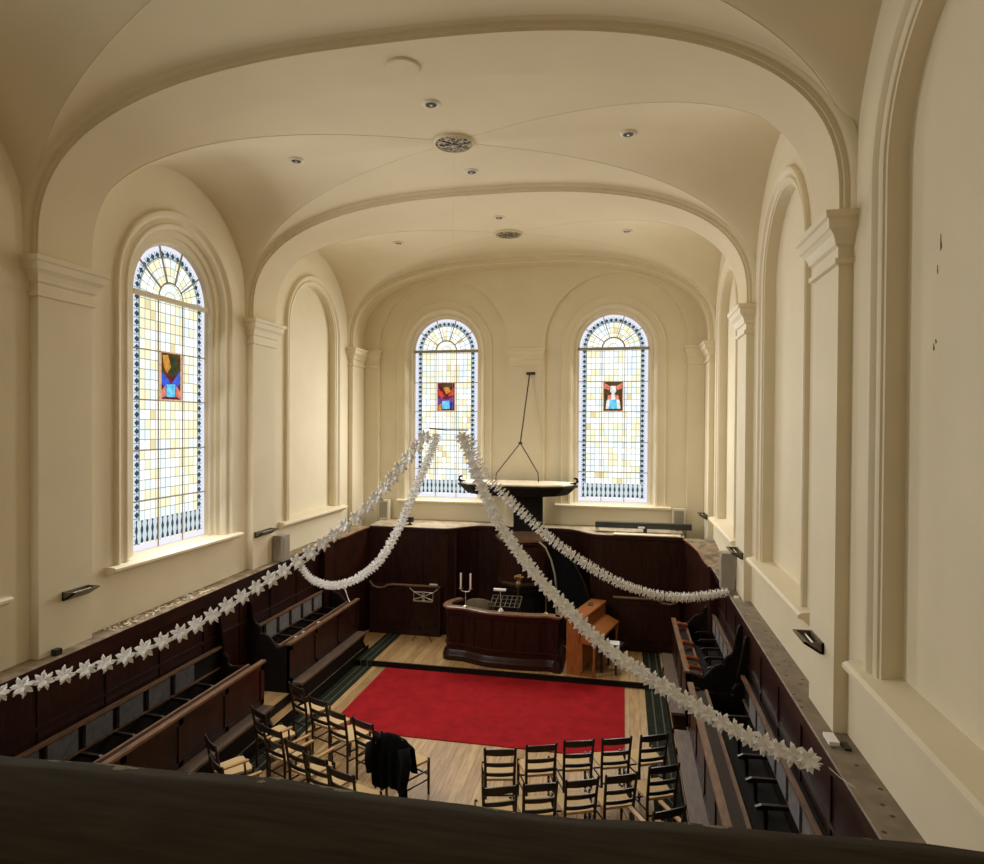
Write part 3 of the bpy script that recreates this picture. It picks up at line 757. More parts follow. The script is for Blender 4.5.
for a in ((-.2, -.13, 2.4, 3.4), (.39, .46, 2.4, 3.4)): box(bm, a[0] - .12, a[1] - .12, .46, .49, a[2] - .1, a[3] - .1)
obj('back_board', bm, M['blackwood'], t)
can = [(-1.38, 14.62), (-1.42, 14.2), (-1.08, 13.82), (-.45, 13.55), (.55, 13.55), (1.02, 13.8), (1.28, 14.2), (1.24, 14.62)]
def ring(k, z, cx=-.06, cy=14.2): return [L(cx + (x - cx) * k, cy + (y - cy) * k if y < 14.6 else y, z) for x, y in can]
bm = BM(); R = grid_strip(bm, [ring(.80, 3.33), ring(.84, 3.35), ring(.90, 3.42), ring(.96, 3.50), ring(1.0, 3.51), ring(1.0, 3.55), ring(.97, 3.56)], close=True); bm.faces.new(R[0][::-1]); bm.faces.new(R[-1]); cano = obj('canopy', bm, M['blackwood'], t)
bm = BM(); R = grid_strip(bm, [ring(.965, 3.555), ring(.95, 3.585), ring(.6, 3.60)], close=True); bm.faces.new(R[-1]); bm.faces.new(R[0][::-1]); d = obj('canopy_top', bm, M['dust'], cano); d['label'] = 'pale dusty canopy top'
for (x, y, s) in ((-1.36, 14.2, -1), (1.24, 14.2, 1)):
    bm = BM(); tube(bm, [L(x - s * .12, y, 3.57), L(x - s * .03, y, 3.58), L(x + s * .03, y, 3.63), L(x + s * .02, y, 3.69), L(x - s * .05, y, 3.71)], [.04, .04, .035, .03, .018], 8); obj('scroll', bm, M['blackwood'], cano, smooth=60)
bm = BM()
tube(bm, [L(.12, 14.98, 6.06), L(.10, 14.90, 6.03), L(-.01, 14.3, 4.46)], .016, 6); tube(bm, [L(-.01, 14.3, 4.46), L(-.53, 14.2, 3.78), L(-.55, 14.2, 3.58)], .014, 6); tube(bm, [L(-.01, 14.3, 4.46), L(.40, 14.25, 3.80), L(.41, 14.25, 3.58)], .014, 6)
lathe(bm, [(.0, -.03), (.045, -.02), (.045, .02), (0, .03)], 10, L(-.01, 14.3, 4.46)); box(bm, -.1, .1, .85, .90, 5.93, 5.99)
obj('hanging_rod', bm, M['iron'], t, smooth=60)
# curved stair side that sweeps down on the right
top = [(.55, 2.48), (.75, 2.42), (.95, 2.25), (1.12, 2.02), (1.28, 1.75), (1.42, 1.48), (1.52, 1.2), (1.58, .9)]
bm = BM(); prism(bm, top + [(1.58, .1), (.55, .1)], lambda p, q, a: L(p, a, q), 14.03, 14.09); obj('stair_side', bm, M['blackcloth'], t)
bm = BM(); tube(bm, [L(p, 14.06, q + .02) for p, q in top], .022, 8); obj('handrail', bm, M['chair'], t, smooth=180)
top2 = [(.52, 2.42), (.66, 2.3), (.78, 2.05), (.86, 1.75), (.9, 1.4)]
bm = BM(); tube(bm, [L(p, 13.5, q) for p, q in top2], .018, 8); tube(bm, [L(.9, 13.5, 1.4), L(.9, 13.5, .1)], .02, 8); obj('handrail', bm, M['greyplastic'], t, smooth=180)

t = thing('communion_enclosure', 'low serpentine-fronted dark wood enclosure with pale top rail before the pulpit', 'pulpit desk', (-.05, 12.6, .1))
L2 = lambda x, y, z: (x + .05, y - 12.6, z - .1)
path = [(-1.12, 13.36), (-1.27, 13.1), (-1.29, 12.85), (-1.22, 12.72), (-1.05, 12.70), (-.85, 12.68), (-.62, 12.59), (-.38, 12.50), (-.1, 12.47), (.25, 12.46), (.6, 12.48), (.8, 12.52), (.95, 12.5), (1.06, 12.5), (1.07, 13.36)]
def smooth_path(p, n=4):
    out = []
    for i in range(len(p) - 1):
        p0, p1, p2, p3 = (Vector(p[max(i - 1, 0)]), Vector(p[i]), Vector(p[i + 1]), Vector(p[min(i + 2, len(p) - 1)]))
        for k in range(n):
            u = k / n; out.append(.5 * ((2 * p1) + (p2 - p0) * u + (2 * p0 - 5 * p1 + 4 * p2 - p3) * u * u + (3 * p1 - p0 - 3 * p2 + p3) * u ** 3))
    return out + [Vector(p[-1])]
sp = smooth_path(path)
def offs(p, d):
    o = []
    for i, v in enumerate(p):
        t_ = (p[min(i + 1, len(p) - 1)] - p[max(i - 1, 0)]).normalized(); o.append((v.x + t_.y * d, v.y - t_.x * d))
    return o
def band(name, mat, lv, parent, thick=.05, sm=30):
    bm = BM(); rows = [[L2(x, y, z) for x, y in offs(sp, d)] for d, z in lv]
    rows += [[L2(x, y, z) for x, y in offs(sp, -thick)] for z in (lv[-1][1], lv[0][1])]
    rows.append(rows[0]); R = grid_strip(bm, rows); bmesh.ops.remove_doubles(bm, verts=bm.verts[:], dist=.0001)
    return obj(name, bm, mat, parent, smooth=sm)
band('panelling', M['wood2'], [(.0, .1), (.0, 1.13)], t)
band('plinth', M['wood'], [(.07, .1), (.07, .2), (.05, .23), (.04, .28), (.015, .31)], t)
band('moulding', M['wood'], [(.005, .40), (.02, .41), (.02, .43), (.005, .44)], t, .0)
band('cornice', M['wood'], [(.005, 1.02), (.02, 1.03), (.035, 1.10), (.05, 1.135)], t, .06)
r_ = band('top_rail', M['woodlight'], [(.06, 1.135), (.07, 1.15), (.07, 1.175), (.05, 1.185)], t, .09); r_['label'] = 'pale worn top rail'
bm = BM()
for f in (.33, .42, .52, .635, .74, .84):
    i = int(f * (len(sp) - 1)); p = sp[i]; tt = (sp[i + 1] - sp[i - 1]).normalized(); nx, ny = tt.y, -tt.x
    v = [L2(p.x + tt.x * a + nx * b, p.y + tt.y * a + ny * b, z) for z in (.45, 1.02) for a, b in ((-.035, -.01), (-.035, .014), (.035, .014), (.035, -.01))]
    hexa(bm, v)
obj('stile', bm, M['wood2'], t)
bm = BM(); box(bm, -1.0, 1.05, .1, .75, 0, .04); obj('floor_board', bm, M['blackwood'], t)

# things on and in the enclosure
t = thing('candelabrum', 'two-armed candlestick with two white candles on the left end of the enclosure rail', 'candlestick', (-.86, 12.72, 1.186))
bm = BM(); lathe(bm, [(.05, 0), (.05, .012), (.015, .03), (.009, .06), (.009, .15), (.016, .17), (.008, .20), (.008, .31)], 14); tube(bm, [(-.10, 0, .36), (-.09, 0, .32), (-.04, 0, .30), (.04, 0, .30), (.09, 0, .32), (.10, 0, .36)], .009, 8)
for s in (-1, 1): lathe(bm, [(.0, 0), (.035, .005), (.035, .012), (.018, .015), (.018, .04)], 14, (s * .10, 0, .355))
obj('stand', bm, M['steel'], t, smooth=50)
for s in (-1, 1):
    bm = BM(); lathe(bm, [(.018, 0), (.018, .28), (.014, .29), (0, .292)], 14, (s * .10, 0, .385)); obj('candle', bm, M['candle'], t, smooth=50)
t = thing('candlestick', 'single slim brass candlestick on the right of the enclosure rail', 'candlestick', (.79, 12.56, 1.186))
bm = BM(); lathe(bm, [(.045, 0), (.045, .012), (.014, .03), (.008, .06), (.008, .38), (.03, .39), (.03, .40), (.014, .405), (.014, .43)], 14); obj('stand', bm, M['brass'], t, smooth=50)
bm = BM(); lathe(bm, [(.014, 0), (.014, .06), (0, .065)], 12, (0, 0, .43)); obj('candle', bm, M['candle'], t, smooth=50)
t = thing('reading_lamp', 'small desk lamp with a white bar head in the middle of the enclosure rail', 'lamp', (-.10, 12.52, 1.186))
bm = BM(); lathe(bm, [(.07, 0), (.07, .02), (.035, .05), (.02, .07), (0, .08)], 16); obj('base', bm, M['steel'], t, smooth=50)
bm = BM(); tube(bm, [(0, 0, .06), (0, .0, .22), (-.02, .05, .40)], .008, 8); obj('stem', bm, M['steel'], t, smooth=50)
bm = bbox_bm(-.15, .09, .02, .09, .40, .435, .01, 2); obj('lamp_head', bm, M['white'], t)
t = thing('book_stand', 'low wire lattice stand on legs behind the enclosure rail', 'stand', (-.08, 13.02, .08))
bm = BM()
for k in range(7): tube(bm, [(-.30 + .1 * k, -.2, 1.12), (-.30 + .1 * k, .2, 1.24)], .008, 5)
for k in range(4): tube(bm, [(-.30, -.2 + .133 * k, 1.12 + .04 * k), (.30, -.2 + .133 * k, 1.12 + .04 * k)], .008, 5)
obj('lattice', bm, M['bronze'], t, smooth=60)
for sx in (-1, 1):
    for sy in (-1, 1):
        bm = BM(); tube(bm, [(sx * .27, sy * .18, .06), (sx * .27, sy * .18, 1.18 + sy * .05)], .012, 6); obj('leg', bm, M['black'], t, smooth=60)
t = thing('armchair', 'grey-brown round-backed armchair inside the enclosure, left of the lattice stand', 'chair', (-.62, 13.1, .14))
bm = BM(); lathe(bm, [(.0, .34), (.24, .34), (.27, .38), (.27, .46), (.24, .49), (0, .49)], 18); obj('seat', bm, M['drab'], t, smooth=50)
bm = BM()
rows = []
for k in range(17):
    a = PI * (1.12 + .76 * k / 16); c, sn = math.cos(a), math.sin(a); zt = 1.06 + .12 * math.sin(PI * k / 16)
    rows.append([(c * .25, -.0 + sn * .25, .46), (c * .32, sn * .30, .8), (c * .33, sn * .31, zt), (c * .30, sn * .28, zt + .02), (c * .27, sn * .25, zt), (c * .22, sn * .21, .46)])
R = grid_strip(bm, rows); bm.faces.new(R[0]); bm.faces.new(R[-1]); obj('backrest', bm, M['drab'], t, smooth=60)
for sx, sy in ((-1, -1), (1, -1), (-1, 1), (1, 1)):
    bm = BM(); tube(bm, [(sx * .18, sy * .16, 0), (sx * .17, sy * .15, .36)], .016, 8); obj('leg', bm, M['chair'], t, smooth=60)
t = thing('bible_lectern', 'thin stand with small golden flowers behind the desk lamp', 'vase stand', (.12, 13.3, .14))
bm = BM(); lathe(bm, [(.12, 0), (.12, .02), (.015, .04), (.012, 1.32), (.05, 1.36), (.06, 1.44), (.05, 1.46), (0, 1.46)], 14); obj('vase', bm, M['brass'], t, smooth=50)
for k in range(9):
    a = k * 2.4; r = .03 + .008 * k
    bm = BM(); lathe(bm, [(0, -.02), (.025, -.01), (.028, .01), (0, .028)], 8, (r * math.cos(a), r * math.sin(a), 1.55 + .012 * (k % 4))); tube(bm, [(0, 0, 1.44), (r * math.cos(a), r * math.sin(a), 1.54)], .003, 4); obj('flower', bm, M['armwood'], t, smooth=60)
t = bpy.data.objects['bible_lectern']; t.name = 'flower_vase'

# music stand
t = thing('music_stand', 'folding metal music stand with open desk standing before the left panelling', 'music stand', (-2.05, 13.7, .1))
bm = BM()
for k in range(3):
    a = PI / 2 + k * 2 * PI / 3; tube(bm, [(0, 0, .28), (.26 * math.cos(a), .26 * math.sin(a), .01)], .009, 6)
obj('leg', bm, M['black'], t, smooth=60)
bm = BM(); tube(bm, [(0, 0, .1), (0, 0, .98)], .010, 8); obj('pole', bm, M['black'], t, smooth=60)
bm = BM()
P = lambda x, z: (x, -.03 + .12 * (z - .95), z)
for a, b in (((-.22, .88), (.22, .88)), ((-.22, .88), (-.22, 1.06)), ((.22, .88), (.22, 1.06)), ((-.22, 1.06), (0, .97)), ((.22, 1.06), (0, .97)), ((-.22, .9), (0, .97)), ((.22, .9), (0, .97)), ((-.22, 1.06), (-.33, 1.15)), ((.22, 1.06), (.33, 1.15)), ((0, .88), (0, 1.08)), ((-.22, 1.06), (.22, 1.06))): tube(bm, [P(*a), P(*b)], .009, 6)
box(bm, -.22, .22, -.07, -.03, .86, .885); box(bm, -.03, .03, -.03, -.01, .88, 1.08)
obj('music_desk', bm, M['steel'], t, smooth=60)

# upright piano, keyboard to the right
t = thing('upright_piano', 'orange-brown upright piano seen end on, beside the pulpit enclosure', 'piano', (1.675, 13.115, .1), math.radians(-16))
bm = BM()
prof = [(-.27, 0), (.02, 0), (.02, .06), (.05, .10), (.05, .60), (.02, .62), (.02, 1.05), (-.27, 1.05)]
prism(bm, prof, XZ, -.78, -.74); prism(bm, prof, XZ, .70, .74); box(bm, -.27, -.22, -.74, .70, .05, 1.05); obj('case', bm, M['piano'], t)
bm = BM(); box(bm, -.2, .015, -.74, .70, .08, .62); box(bm, -.2, 0, -.74, .70, .78, 1.0); obj('front_board', bm, M['piano'], t)
bm = BM(); hexa(bm, [(-.29, -.80, 1.05), (.04, -.80, 1.05), (.04, .76, 1.05), (-.29, .76, 1.05), (-.29, -.80, 1.08), (.03, -.80, 1.08), (.03, .76, 1.08), (-.29, .76, 1.08)]); obj('lid', bm, M['piano'], t)
bm = BM(); prism(bm, [(-.02, .62), (.30, .62), (.32, .65), (.32, .69), (.10, .78), (.02, .80), (-.02, .80)], XZ, -.78, .74); obj('fallboard', bm, M['piano'], t)
for yy in (-.73, .69):
    bm = BM(); tube(bm, [(.26, yy, 0), (.26, yy, .03), (.27, yy, .3), (.28, yy, .62)], [.03, .025, .028, .035], 10); obj('leg', bm, M['piano'], t, smooth=60)
    bm = BM(); box(bm, 0, .29, yy - .03, yy + .03, 0, .06); obj('toe_block', bm, M['piano'], t)
tag(obj('cloth', bbox_bm(-.07, .03, -.12, .10, 0, .016, .006, 1), M['iron'], loc=(1.63, 13.45, 1.181)), 'small dark cloth lying on the piano lid', 'cloth')
t = thing('piano_stool', 'black piano stool with a white sheet on its seat, beside the piano', 'stool', (2.06, 12.80, .1), math.radians(-16))
bm = bbox_bm(-.17, .17, -.26, .26, .44, .50, .02, 2); obj('seat', bm, M['black'], t)
for sx, sy in ((-1, -1), (1, -1), (-1, 1), (1, 1)):
    bm = BM(); box(bm, sx * .14 - .018, sx * .14 + .018, sy * .22 - .018, sy * .22 + .018, 0, .44); obj('leg', bm, M['black'], t)
tag(obj('paper_sheet', bbox_bm(-.1, .1, -.12, .12, 0, .006, .002, 1), M['white'], loc=(2.10, 12.90, .6005)), 'white sheet of paper lying on the black piano stool', 'paper')

# ------------------------------------------------------------------ paper garlands
def flower():
    bm = BM()
    for side in (1, -1):
        n = 6
        for k in range(n):
            a = 2 * PI * (k + (.5 if side < 0 else 0)) / n
            def pt(r, w, h): 
                return (r * math.cos(a) - w * math.sin(a), r * math.sin(a) + w * math.cos(a), side * h)
            rows = []
            for r, w, h in ((.008, .010, .012), (.05, .034, .030), (.085, .028, .045), (.13, .003, .035)):
                rows.append([pt(r, -w, h), pt(r, 0, h + .012), pt(r, w, h), pt(r, w * .9, h - .004), pt(r, 0, h + .007), pt(r, -w * .9, h - .004)])
            R = grid_strip(bm, rows, close=True); bm.faces.new(R[0]); bm.faces.new(R[-1])
    return bm
fl_proto = None
def garland(pts, spacing, label, scale, face=0.):
    global fl_proto
    p = smooth_path(pts, 10)
    t = thing('paper_garland', label, 'garland', p[0], 0, 'white paper flower garlands')
    q = [v - p[0] for v in p]
    bm = BM(); tube(bm, q, .004, 5); obj('cord', bm, M['white'], t)
    d = .04; acc = 0.; i = 0; rng = random.Random(len(label))
    total = sum((q[k + 1] - q[k]).length for k in range(len(q) - 1))
    while d < total - .03:
        while i < len(q) - 2 and acc + (q[i + 1] - q[i]).length < d: acc += (q[i + 1] - q[i]).length; i += 1
        tg = (q[i + 1] - q[i]); pos = q[i] + tg * ((d - acc) / tg.length)
        if fl_proto is None: o = obj('paper_flower', flower(), M['white'], t); fl_proto = o
        else: o = fl_proto.copy(); COL.objects.link(o); o.parent = t
        o.location = pos
        ax = tg.normalized()
        if face:
            o_ = Vector((.15, -.8, .55)); o_ = (o_ - ax * o_.dot(ax)).normalized(); ax = (ax * (1 - face) + o_ * face).normalized()
        m = ax.to_track_quat('Z', 'Y').to_matrix() @ Matrix.Rotation(rng.uniform(0, 6.28), 3, 'Z') @ Matrix.Rotation(rng.uniform(-.2, .2), 3, 'X')
        o.rotation_euler = m.to_euler(); sc = scale * rng.uniform(.92, 1.06); o.scale = (sc, sc, sc)
        d += spacing * rng.uniform(.94, 1.06)
garland([(-.36, 8.36, 4.72), (-.63, 8.1, 4.29), (-.92, 7.79, 3.83), (-1.19, 7.49, 3.55), (-1.53, 7.12, 3.23), (-1.92, 6.69, 2.94), (-2.28, 6.30, 2.68), (-2.61, 5.94, 2.51), (-2.92, 5.61, 2.41), (-3.2, 5.3, 2.37), (-3.46, 5.02, 2.32), (-3.85, 4.6, 2.26)], .175, 'white paper flower garland running to the left ledge nearest the gallery', .78, .62)
garland([(-.22, 8.4, 4.73), (-.34, 8.5, 4.45), (-.63, 8.73, 3.94), (-.93, 8.97, 3.4), (-1.38, 9.33, 2.79), (-1.87, 9.72, 2.42), (-2.26, 10.04, 2.22), (-2.7, 10.38, 2.08), (-3.33, 10.89, 2.06), (-3.85, 11.31, 2.33)], .082, 'tightly bunched white paper flower garland sagging to the left ledge near the pulpit', .60)
garland([(.13, 8.37, 4.72), (.32, 8.23, 4.34), (.6, 7.98, 3.85), (.91, 7.71, 3.47), (1.32, 7.34, 3.10), (1.69, 7.01, 2.85), (2.02, 6.72, 2.64), (2.41, 6.37, 2.50), (2.76, 6.06, 2.41), (3.07, 5.79, 2.34), (3.34, 5.54, 2.31), (3.59, 5.33, 2.32), (3.72, 5.22, 2.34)], .125, 'white paper flower garland running over the chairs to the right ledge nearest the gallery', .70, .5)
garland([(.20, 8.42, 4.74), (.36, 8.5, 4.32), (.6, 8.64, 3.98), (.99, 8.86, 3.55), (1.38, 9.09, 3.17), (1.93, 9.4, 2.75), (2.35, 9.65, 2.51), (2.79, 9.9, 2.35), (3.24, 10.16, 2.28), (3.74, 10.44, 2.30), (3.86, 10.5, 2.32)], .078, 'white paper flower garland sagging to the right ledge near the pulpit', .62, .15)
t = thing('garland_hanger', 'thin bar hung on a fine wire from the ceiling, holding the garlands', 'hanger', (0, 8.395, 4.8))
bm = BM(); tube(bm, [(-.32, 0, .01), (-.1, 0, -.01), (.22, 0, -.01)], .010, 6); obj('bar', bm, M['iron'], t)
bm = BM(); tube(bm, [(0, 0, 0), (0, 0, 3.79)], .0013, 4); obj('wire', bm, M['creamplastic'], t)
tag(obj('cord', (lambda b: (tube(b, [(0, 0, 0), (.06, -.05, -.04), (.14, -.12, -.07)], .003, 5), b)[1])(BM()), M['white'], loc=(3.75, 5.18, 2.34)), 'short white cord tying the garland to the right ledge', 'cord')

# ------------------------------------------------------------------ ceiling fittings
for y, lb in ((BAYS[2], 'nearer round fretwork rosette in the crown of the vault above the garlands'), (BAYS[3], 'farther round fretwork rosette in the vault nearest the pulpit wall')):
    t = thing('ceiling_rosette', lb, 'ceiling rosette', (0, y, ZS + VH), 0, 'fretwork rosettes in the vault crowns')
    bm = BM(); lathe(bm, [(0, -.035), (.20, -.035), (.235, -.03), (.245, -.015), (.245, .0)], 36); obj('fretwork', bm, M['rosette'], t)
    bm = BM(); lathe(bm, [(.245, .0), (.245, -.035), (.252, -.04), (.265, -.03), (.275, -.005), (.275, .0)], 36); obj('rim', bm, M['ceil'], t, smooth=50)
    bm = BM()
    for k in range(8):
        a = PI * k / 4; bar(bm, (.03 * math.cos(a), .03 * math.sin(a), -.04), (.2 * math.cos(a), .2 * math.sin(a), -.04), .012, .010)
    lathe(bm, [(0, -.06), (.04, -.055), (.05, -.035)], 12); obj('star', bm, M['bronze'], t)
spots = [(0, BAYS[2] - 1.05, 'in front of the nearer rosette'), (-2.28, BAYS[2], 'left of the nearer rosette'), (2.27, BAYS[2], 'right of the nearer rosette'), (0, BAYS[2] + 1.02, 'just behind the nearer rosette'),
         (-2.27, BAYS[3], 'left of the farther rosette'), (0, BAYS[3] - 1.0, 'in front of the farther rosette'), (2.27, BAYS[3], 'right of the farther rosette')]
for x, y, lb in spots:
    i = 2 if y < 11 else 3
    z = hA(x) if abs(x) < .5 else (ZS + VH) + (VB - VH) * abs(x) / W
    t = thing('downlight', 'round recessed ceiling downlight, unlit, ' + lb, 'downlight', (x, y, z), 0, 'recessed downlights in the vault')
    bm = BM(); lathe(bm, [(.065, -.012), (.075, -.022), (.105, -.012), (.115, .005), (.10, .02)], 28); obj('ring', bm, M['creamplastic'], t, smooth=50)
    bm = BM(); lathe(bm, [(0, -.013), (.067, -.013), (.067, .0), (0, .0)], 24); obj('socket', bm, M['slot'], t)
    bm = BM(); lathe(bm, [(0, -.03), (.018, -.026), (.022, -.010)], 16, (.0, .0, 0)); obj('bulb', bm, M['bulb'], t, smooth=60)
bm = BM(); lathe(bm, [(0, -.022), (.16, -.022), (.175, -.012), (.18, .01), (0, .01)], 36); tag(obj('cover_plate', bm, M['ceil'], loc=(0, 6.36, ZS + RISE_R)), 'plain round cream cover plate under the nearest ceiling rib', 'cover plate')

# ------------------------------------------------------------------ wall fittings
def uplight(x, y, z, s, label, ln=.5):
    t = thing('uplight', label, 'wall light', (x, y, z), 0, 'trough uplights on the walls')
    bm = BM(); prism(bm, [(0, 0), (0, -.10), (-s * .03, -.10), (-s * .17, -.015), (-s * .17, 0), (-s * .15, 0), (-s * .03, -.08), (-s * .02, -.08), (-s * .02, 0)], lambda p, q, a: (p, a, q), -ln / 2, ln / 2)
    for e in (-ln / 2, ln / 2 - .012): prism(bm, [(0, 0), (0, -.10), (-s * .03, -.10), (-s * .17, -.015), (-s * .17, 0)], lambda p, q, a: (p, a, q), e, e + .012)
    obj('trough', bm, M['bronze'], t)
    bm = BM(); tube(bm, [(-s * .07, -ln * .4, -.03), (-s * .07, ln * .4, -.03)], .012, 8); obj('tube_lamp', bm, M['bulb'], t, smooth=60)
uplight(-PF, 6.42, 2.93, -1, 'dark trough uplight on the nearest left pilaster', .36)
uplight(PF, 6.40, 2.94, 1, 'dark trough uplight on the nearest right pilaster', .38)
uplight(-PF, 10.42, 2.98, -1, 'trough uplight on the second left pilaster, over the grey speaker', .5)
uplight(PF, 10.42, 2.98, 1, 'trough uplight on the second right pilaster, over the tall speaker', .5)
uplight(PF, 14.55, 2.98, 1, 'trough uplight in the right corner beside the pulpit wall', .4)
def speaker(loc, dx, dy, dz, face, label, mat):
    t = thing('speaker', label, 'speaker', loc, 0, 'column speakers on the walls')
    bm = bbox_bm(-dx / 2, dx / 2, -dy / 2, dy / 2, 0, dz, .012, 2); obj('cabinet', bm, mat, t)
    bm = BM()
    if face == 'y': box(bm, -dx / 2 + .035, dx / 2 - .035, -dy / 2 - .008, -dy / 2 + .01, .04, dz - .04)
    else: box(bm, *sorted((face * (dx / 2 - .01), face * (dx / 2 + .008))), -dy / 2 + .03, dy / 2 - .03, .04, dz - .04)
    obj('grille', bm, M['greyplastic'], t)
speaker((-3.88, 10.86, 2.36), .2, .24, .46, 1, 'tall grey speaker box standing on the left ledge by the second pilaster', M['greyplastic'])
speaker((3.88, 10.86, 2.275), .2, .24, .58, -1, 'tall grey-brown speaker box on the right ledge by the second pilaster', M['greyplastic'])
speaker((-3.44, 14.92, 2.556), .27, .16, .47, 'y', 'cream speaker box on the back ledge left of the left window', M['creamplastic'])
speaker((3.46, 14.92, 2.556), .27, .16, .47, 'y', 'cream speaker box on the back ledge right of the right window', M['creamplastic'])
# long box on the back ledge
t = thing('strip_light', 'long dark lamp housing lying along the back ledge under the right window', 'lamp', (2.67, 14.5, 2.535))
bm = bbox_bm(-1.02, 1.02, -.08, .08, .09, .21, .02, 2); obj('housing', bm, M['darkgrey'], t)
for x in (-.98, .05, .62):
    bm = BM(); box(bm, x - .04, x + .04, -.06, .06, 0, .1); obj('foot', bm, M['creamplastic'] if x > .3 or x < 0 else M['black'], t)
bm = BM(); box(bm, -.10, .04, -.092, -.078, .10, .14); obj('label_plate', bm, M['white'], t)
tag(obj('board', bbox_bm(-.7, .7, -.14, .14, 0, .02, .004, 1), M['dust'], loc=(2.75, 14.27, 2.517)), 'pale flat board lying on the back ledge before the dark lamp housing', 'board')
t = thing('projector', 'small black device on the back ledge beneath the left window', 'projector', (-2.62, 14.42, 2.527))
bm = bbox_bm(-.08, .08, -.06, .06, .06, .17, .012, 2); obj('housing', bm, M['black'], t)
bm = BM(); lathe(bm, [(.06, 0), (.05, .015), (.02, .03), (.02, .065)], 12); obj('foot', bm, M['black'], t)

# clutter on the ledges
def small(name, label, cat, bm, mat, loc): return tag(obj(name, bm, mat, loc=loc), label, cat)
zl = lambda y: ledge_z(-1, y) + .012
zr = 2.272
small('junction_box', 'small black box on the left ledge by the nearest pilaster', 'box', bbox_bm(-.035, .035, -.04, .04, 0, .07, .006, 1), M['black'], (-3.93, 6.1, zl(6.1)))
small('white_card', 'small white card standing on the left ledge below the big window', 'card', bbox_bm(-.03, .03, -.005, .005, 0, .07, .001, 1), M['white'], (-3.9, 8.3, zl(8.3)))
def crumbs(n, x0, x1, y0, y1, zf, seed, mx=.035):
    r = random.Random(seed); bm = BM()
    for k in range(n):
        x, y = r.uniform(x0, x1), r.uniform(y0, y1); a = r.uniform(.006, mx); z = zf(y)
        pts = [(x + a * math.cos(2 * PI * j / 6 + r.random()) * r.uniform(.6, 1.2), y + a * math.sin(2 * PI * j / 6) * r.uniform(.6, 1.6)) for j in range(6)]
        prism(bm, pts, XY, z - .001, z + a * .5)
    return bm
o = obj('plaster_debris', crumbs(150, -4.08, -3.88, 6.9, 8.9, zl, 3), M['dust']); tag(o, 'crumbled plaster and dust lying along the left ledge below the window', 'debris'); o['kind'] = 'stuff'
small('phone', 'white phone lying on the right ledge beside the nearest pilaster', 'phone', bbox_bm(-.04, .04, -.09, .09, 0, .03, .01, 2), M['white'], (3.94, 5.78, zr))
small('dark_wedge', 'small dark wedge next to the white phone on the right ledge', 'wedge', bbox_bm(-.025, .025, -.06, .06, 0, .02, .005, 1), M['black'], (4.02, 5.68, zr))
bm = BM(); tube(bm, [(0, 0, 0), (-.10, .02, 0)], .014, 8); small('light_switch', 'white pull handle fixed to the panelling under the right ledge, near the gallery', 'handle', bm, M['white'], (3.985, 4.9, 1.96))
bm = BM()
for k in range(5):
    r0 = .05 + .012 * k
    tube(bm, [(r0 * math.cos(a * PI / 8), .16 * math.sin(a * PI / 8) + .02 * k, .008 + .006 * k) for a in range(17)], .006, 5)
small('cable_coil', 'loose coil of grey cable on the right ledge near the pulpit wall', 'cable', bm, M['greyplastic'], (3.93, 11.9, zr))
small('white_block', 'small white block on the right ledge beside the speaker', 'block', bbox_bm(-.03, .03, -.03, .03, 0, .03, .012, 2), M['white'], (3.93, 10.28, zr))
for (y, lb) in ((10.35, 'nearest'), (10.62, 'second'), (11.2, 'farthest')):
    bm = BM(); lathe(bm, [(.0, 0), (.028, 0), (.038, .05), (.034, .05), (.026, .006), (0, .006)], 14)
    tag(obj('white_cup', bm, M['white'], smooth=50, loc=(-3.3, y, 1.11)), 'small white cup on the far left pew shelf, %s of three' % lb, 'cup', 'white cups on the left pew shelf')
t = thing('reading_lamp', 'slanted white lamp arm at the pulpit end of the far left pew', 'lamp', (-3.3, 12.6, 1.11))
bm = BM(); lathe(bm, [(.05, 0), (.05, .02), (0, .03)], 14); obj('base', bm, M['steel'], t, smooth=50)
bm = BM(); tube(bm, [(0, 0, .02), (-.1, .1, .12), (-.22, .18, .34)], [.016, .014, .02], 8); obj('arm', bm, M['steel'], t, smooth=60)
small('folded_paper', 'white folded paper on the dado rail left of the candles', 'paper', bbox_bm(-.09, .09, -.03, .03, 0, .06, .004, 1), M['white'], (-1.93, 14.06, 1.2))

# ------------------------------------------------------------------ gallery parapet under the camera
t = thing('gallery_rail', 'old dark worn rail of the gallery across the bottom of the view', 'railing', (0, .6, 0))
bm = BM(); n = 120; rows = []
rr = random.Random(5)
ph = [rr.uniform(0, 6.28) for _ in range(6)]
for k in range(n + 1):
    x = -4.1 + 8.2 * k / n
    wob = .006 * math.sin(x * 3.1 + ph[0]) + .004 * math.sin(x * 9 + ph[1]) + .002 * math.sin(x * 23 + ph[2])
    sl = .009; yo = -.012 + (x - 1.3) * .050
    rows.append([(x, -.22, 4.05), (x, -.24, 4.1), (x, -.24, 4.30), (x, -.2, 4.345 + sl), (x, 0, 4.362 + sl), (x, .17 + wob + yo, 4.362 + sl), (x, .205 + wob + yo, 4.356 + wob * .4 + sl), (x, .222 + wob + yo, 4.335), (x, .222, 4.1), (x, .2, 4.05)])
R = grid_strip(bm, rows, close=True); bm.faces.new(R[0]); bm.faces.new(R[-1]); obj('handrail', bm, M['beam'], t, smooth=60)
bm = BM(); box(bm, -4.1, 4.1, -.12, -.04, 3.2, 4.06); obj('parapet_panel', bm, M['wood'], t)

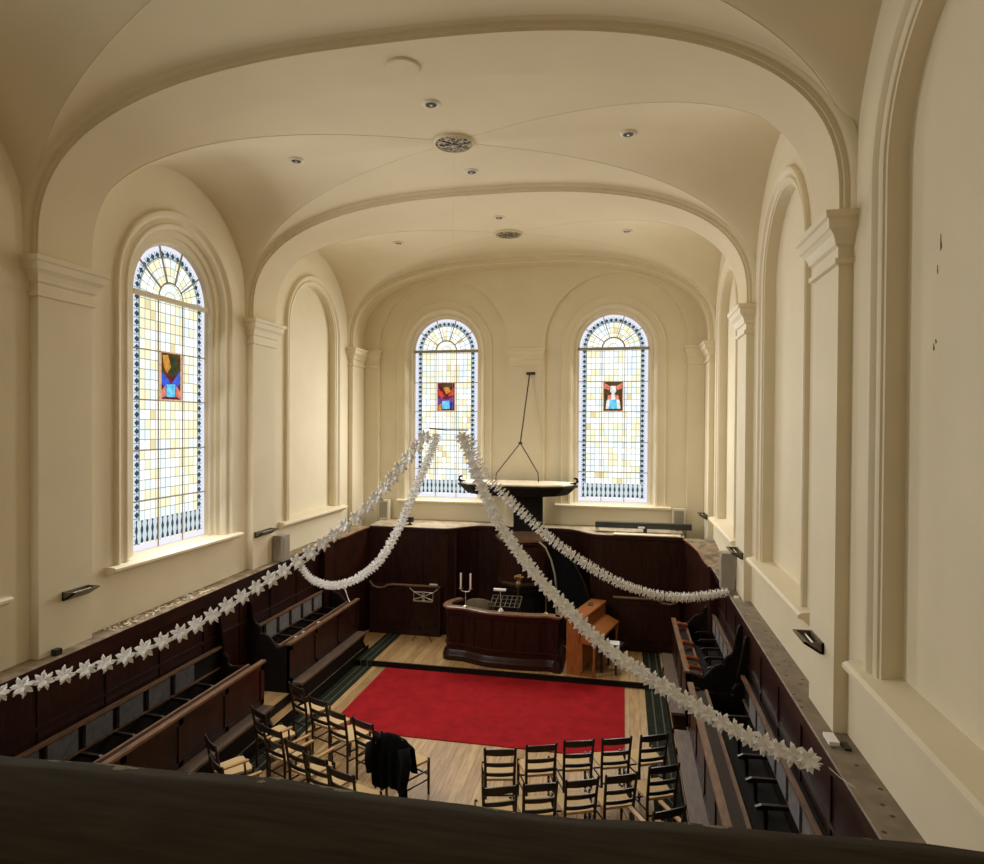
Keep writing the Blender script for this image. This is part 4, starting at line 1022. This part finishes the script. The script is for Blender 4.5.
# ------------------------------------------------------------------ camera and light
cam = bpy.data.cameras.new('camera'); co = bpy.data.objects.new('camera', cam); COL.objects.link(co)
F = 648.925
cam.sensor_fit = 'HORIZONTAL'; cam.sensor_width = 36; cam.lens = 36 * F / 984
cam.clip_start = .02; cam.clip_end = 100
yw, pt, rl = (math.radians(v) for v in (11.4391, -.6323, .3527))
fwd = Vector((-math.sin(yw) * math.cos(pt), math.cos(yw) * math.cos(pt), math.sin(pt)))
right = Vector((math.cos(yw), math.sin(yw), 0)); up = right.cross(fwd)
r2 = right * math.cos(rl) + up * math.sin(rl); u2 = -right * math.sin(rl) + up * math.cos(rl)
co.matrix_world = Matrix(((r2.x, u2.x, -fwd.x, 2.2375), (r2.y, u2.y, -fwd.y, 0), (r2.z, u2.z, -fwd.z, 4.8614), (0, 0, 0, 1)))
SC.camera = co
def daylight(name, loc, rz, power, col):
    # sky light falls in and down through the opening, in four bays of the window
    l = bpy.data.lights.new(name, 'AREA'); l.shape = 'RECTANGLE'; l.size = 1.4; l.size_y = .9; l.energy = power / 4; l.color = col
    for k in range(4):
        o = bpy.data.objects.new(name, l); COL.objects.link(o); o.location = (loc[0], loc[1], loc[2] - 1.1 + .9 * k)
        o.rotation_euler = (-PI / 2 - math.radians(TILT), 0, rz)
TILT = -26
DAY = (1.0, .97, .90); DAY_S = (1.0, .985, .96)
daylight('daylight', (-W + .24, BAYS[2], 5.2), PI / 2, P_SIDE, DAY_S)
for sg in (-1, 1): daylight('daylight', (sg * 2.0, BACK - .16, 5.2), 0, P_BACK, DAY)
daylight('daylight', (-W + .24, BAYS[1], 5.2), PI / 2, P_NEAR, DAY_S)
w = bpy.data.worlds.new('overcast'); SC.world = w; w.use_nodes = True
bg = w.node_tree.nodes['Background']; bg.inputs[0].default_value = (.75, .85, 1, 1); bg.inputs[1].default_value = 1.0
SC.view_settings.view_transform = 'Standard'; SC.view_settings.look = 'None'; SC.view_settings.gamma = 1; SC.view_settings.use_curve_mapping = False
SC.view_settings.exposure = 0.15
SC.cycles.max_bounces = 12; SC.cycles.diffuse_bounces = 9; SC.cycles.use_denoising = True
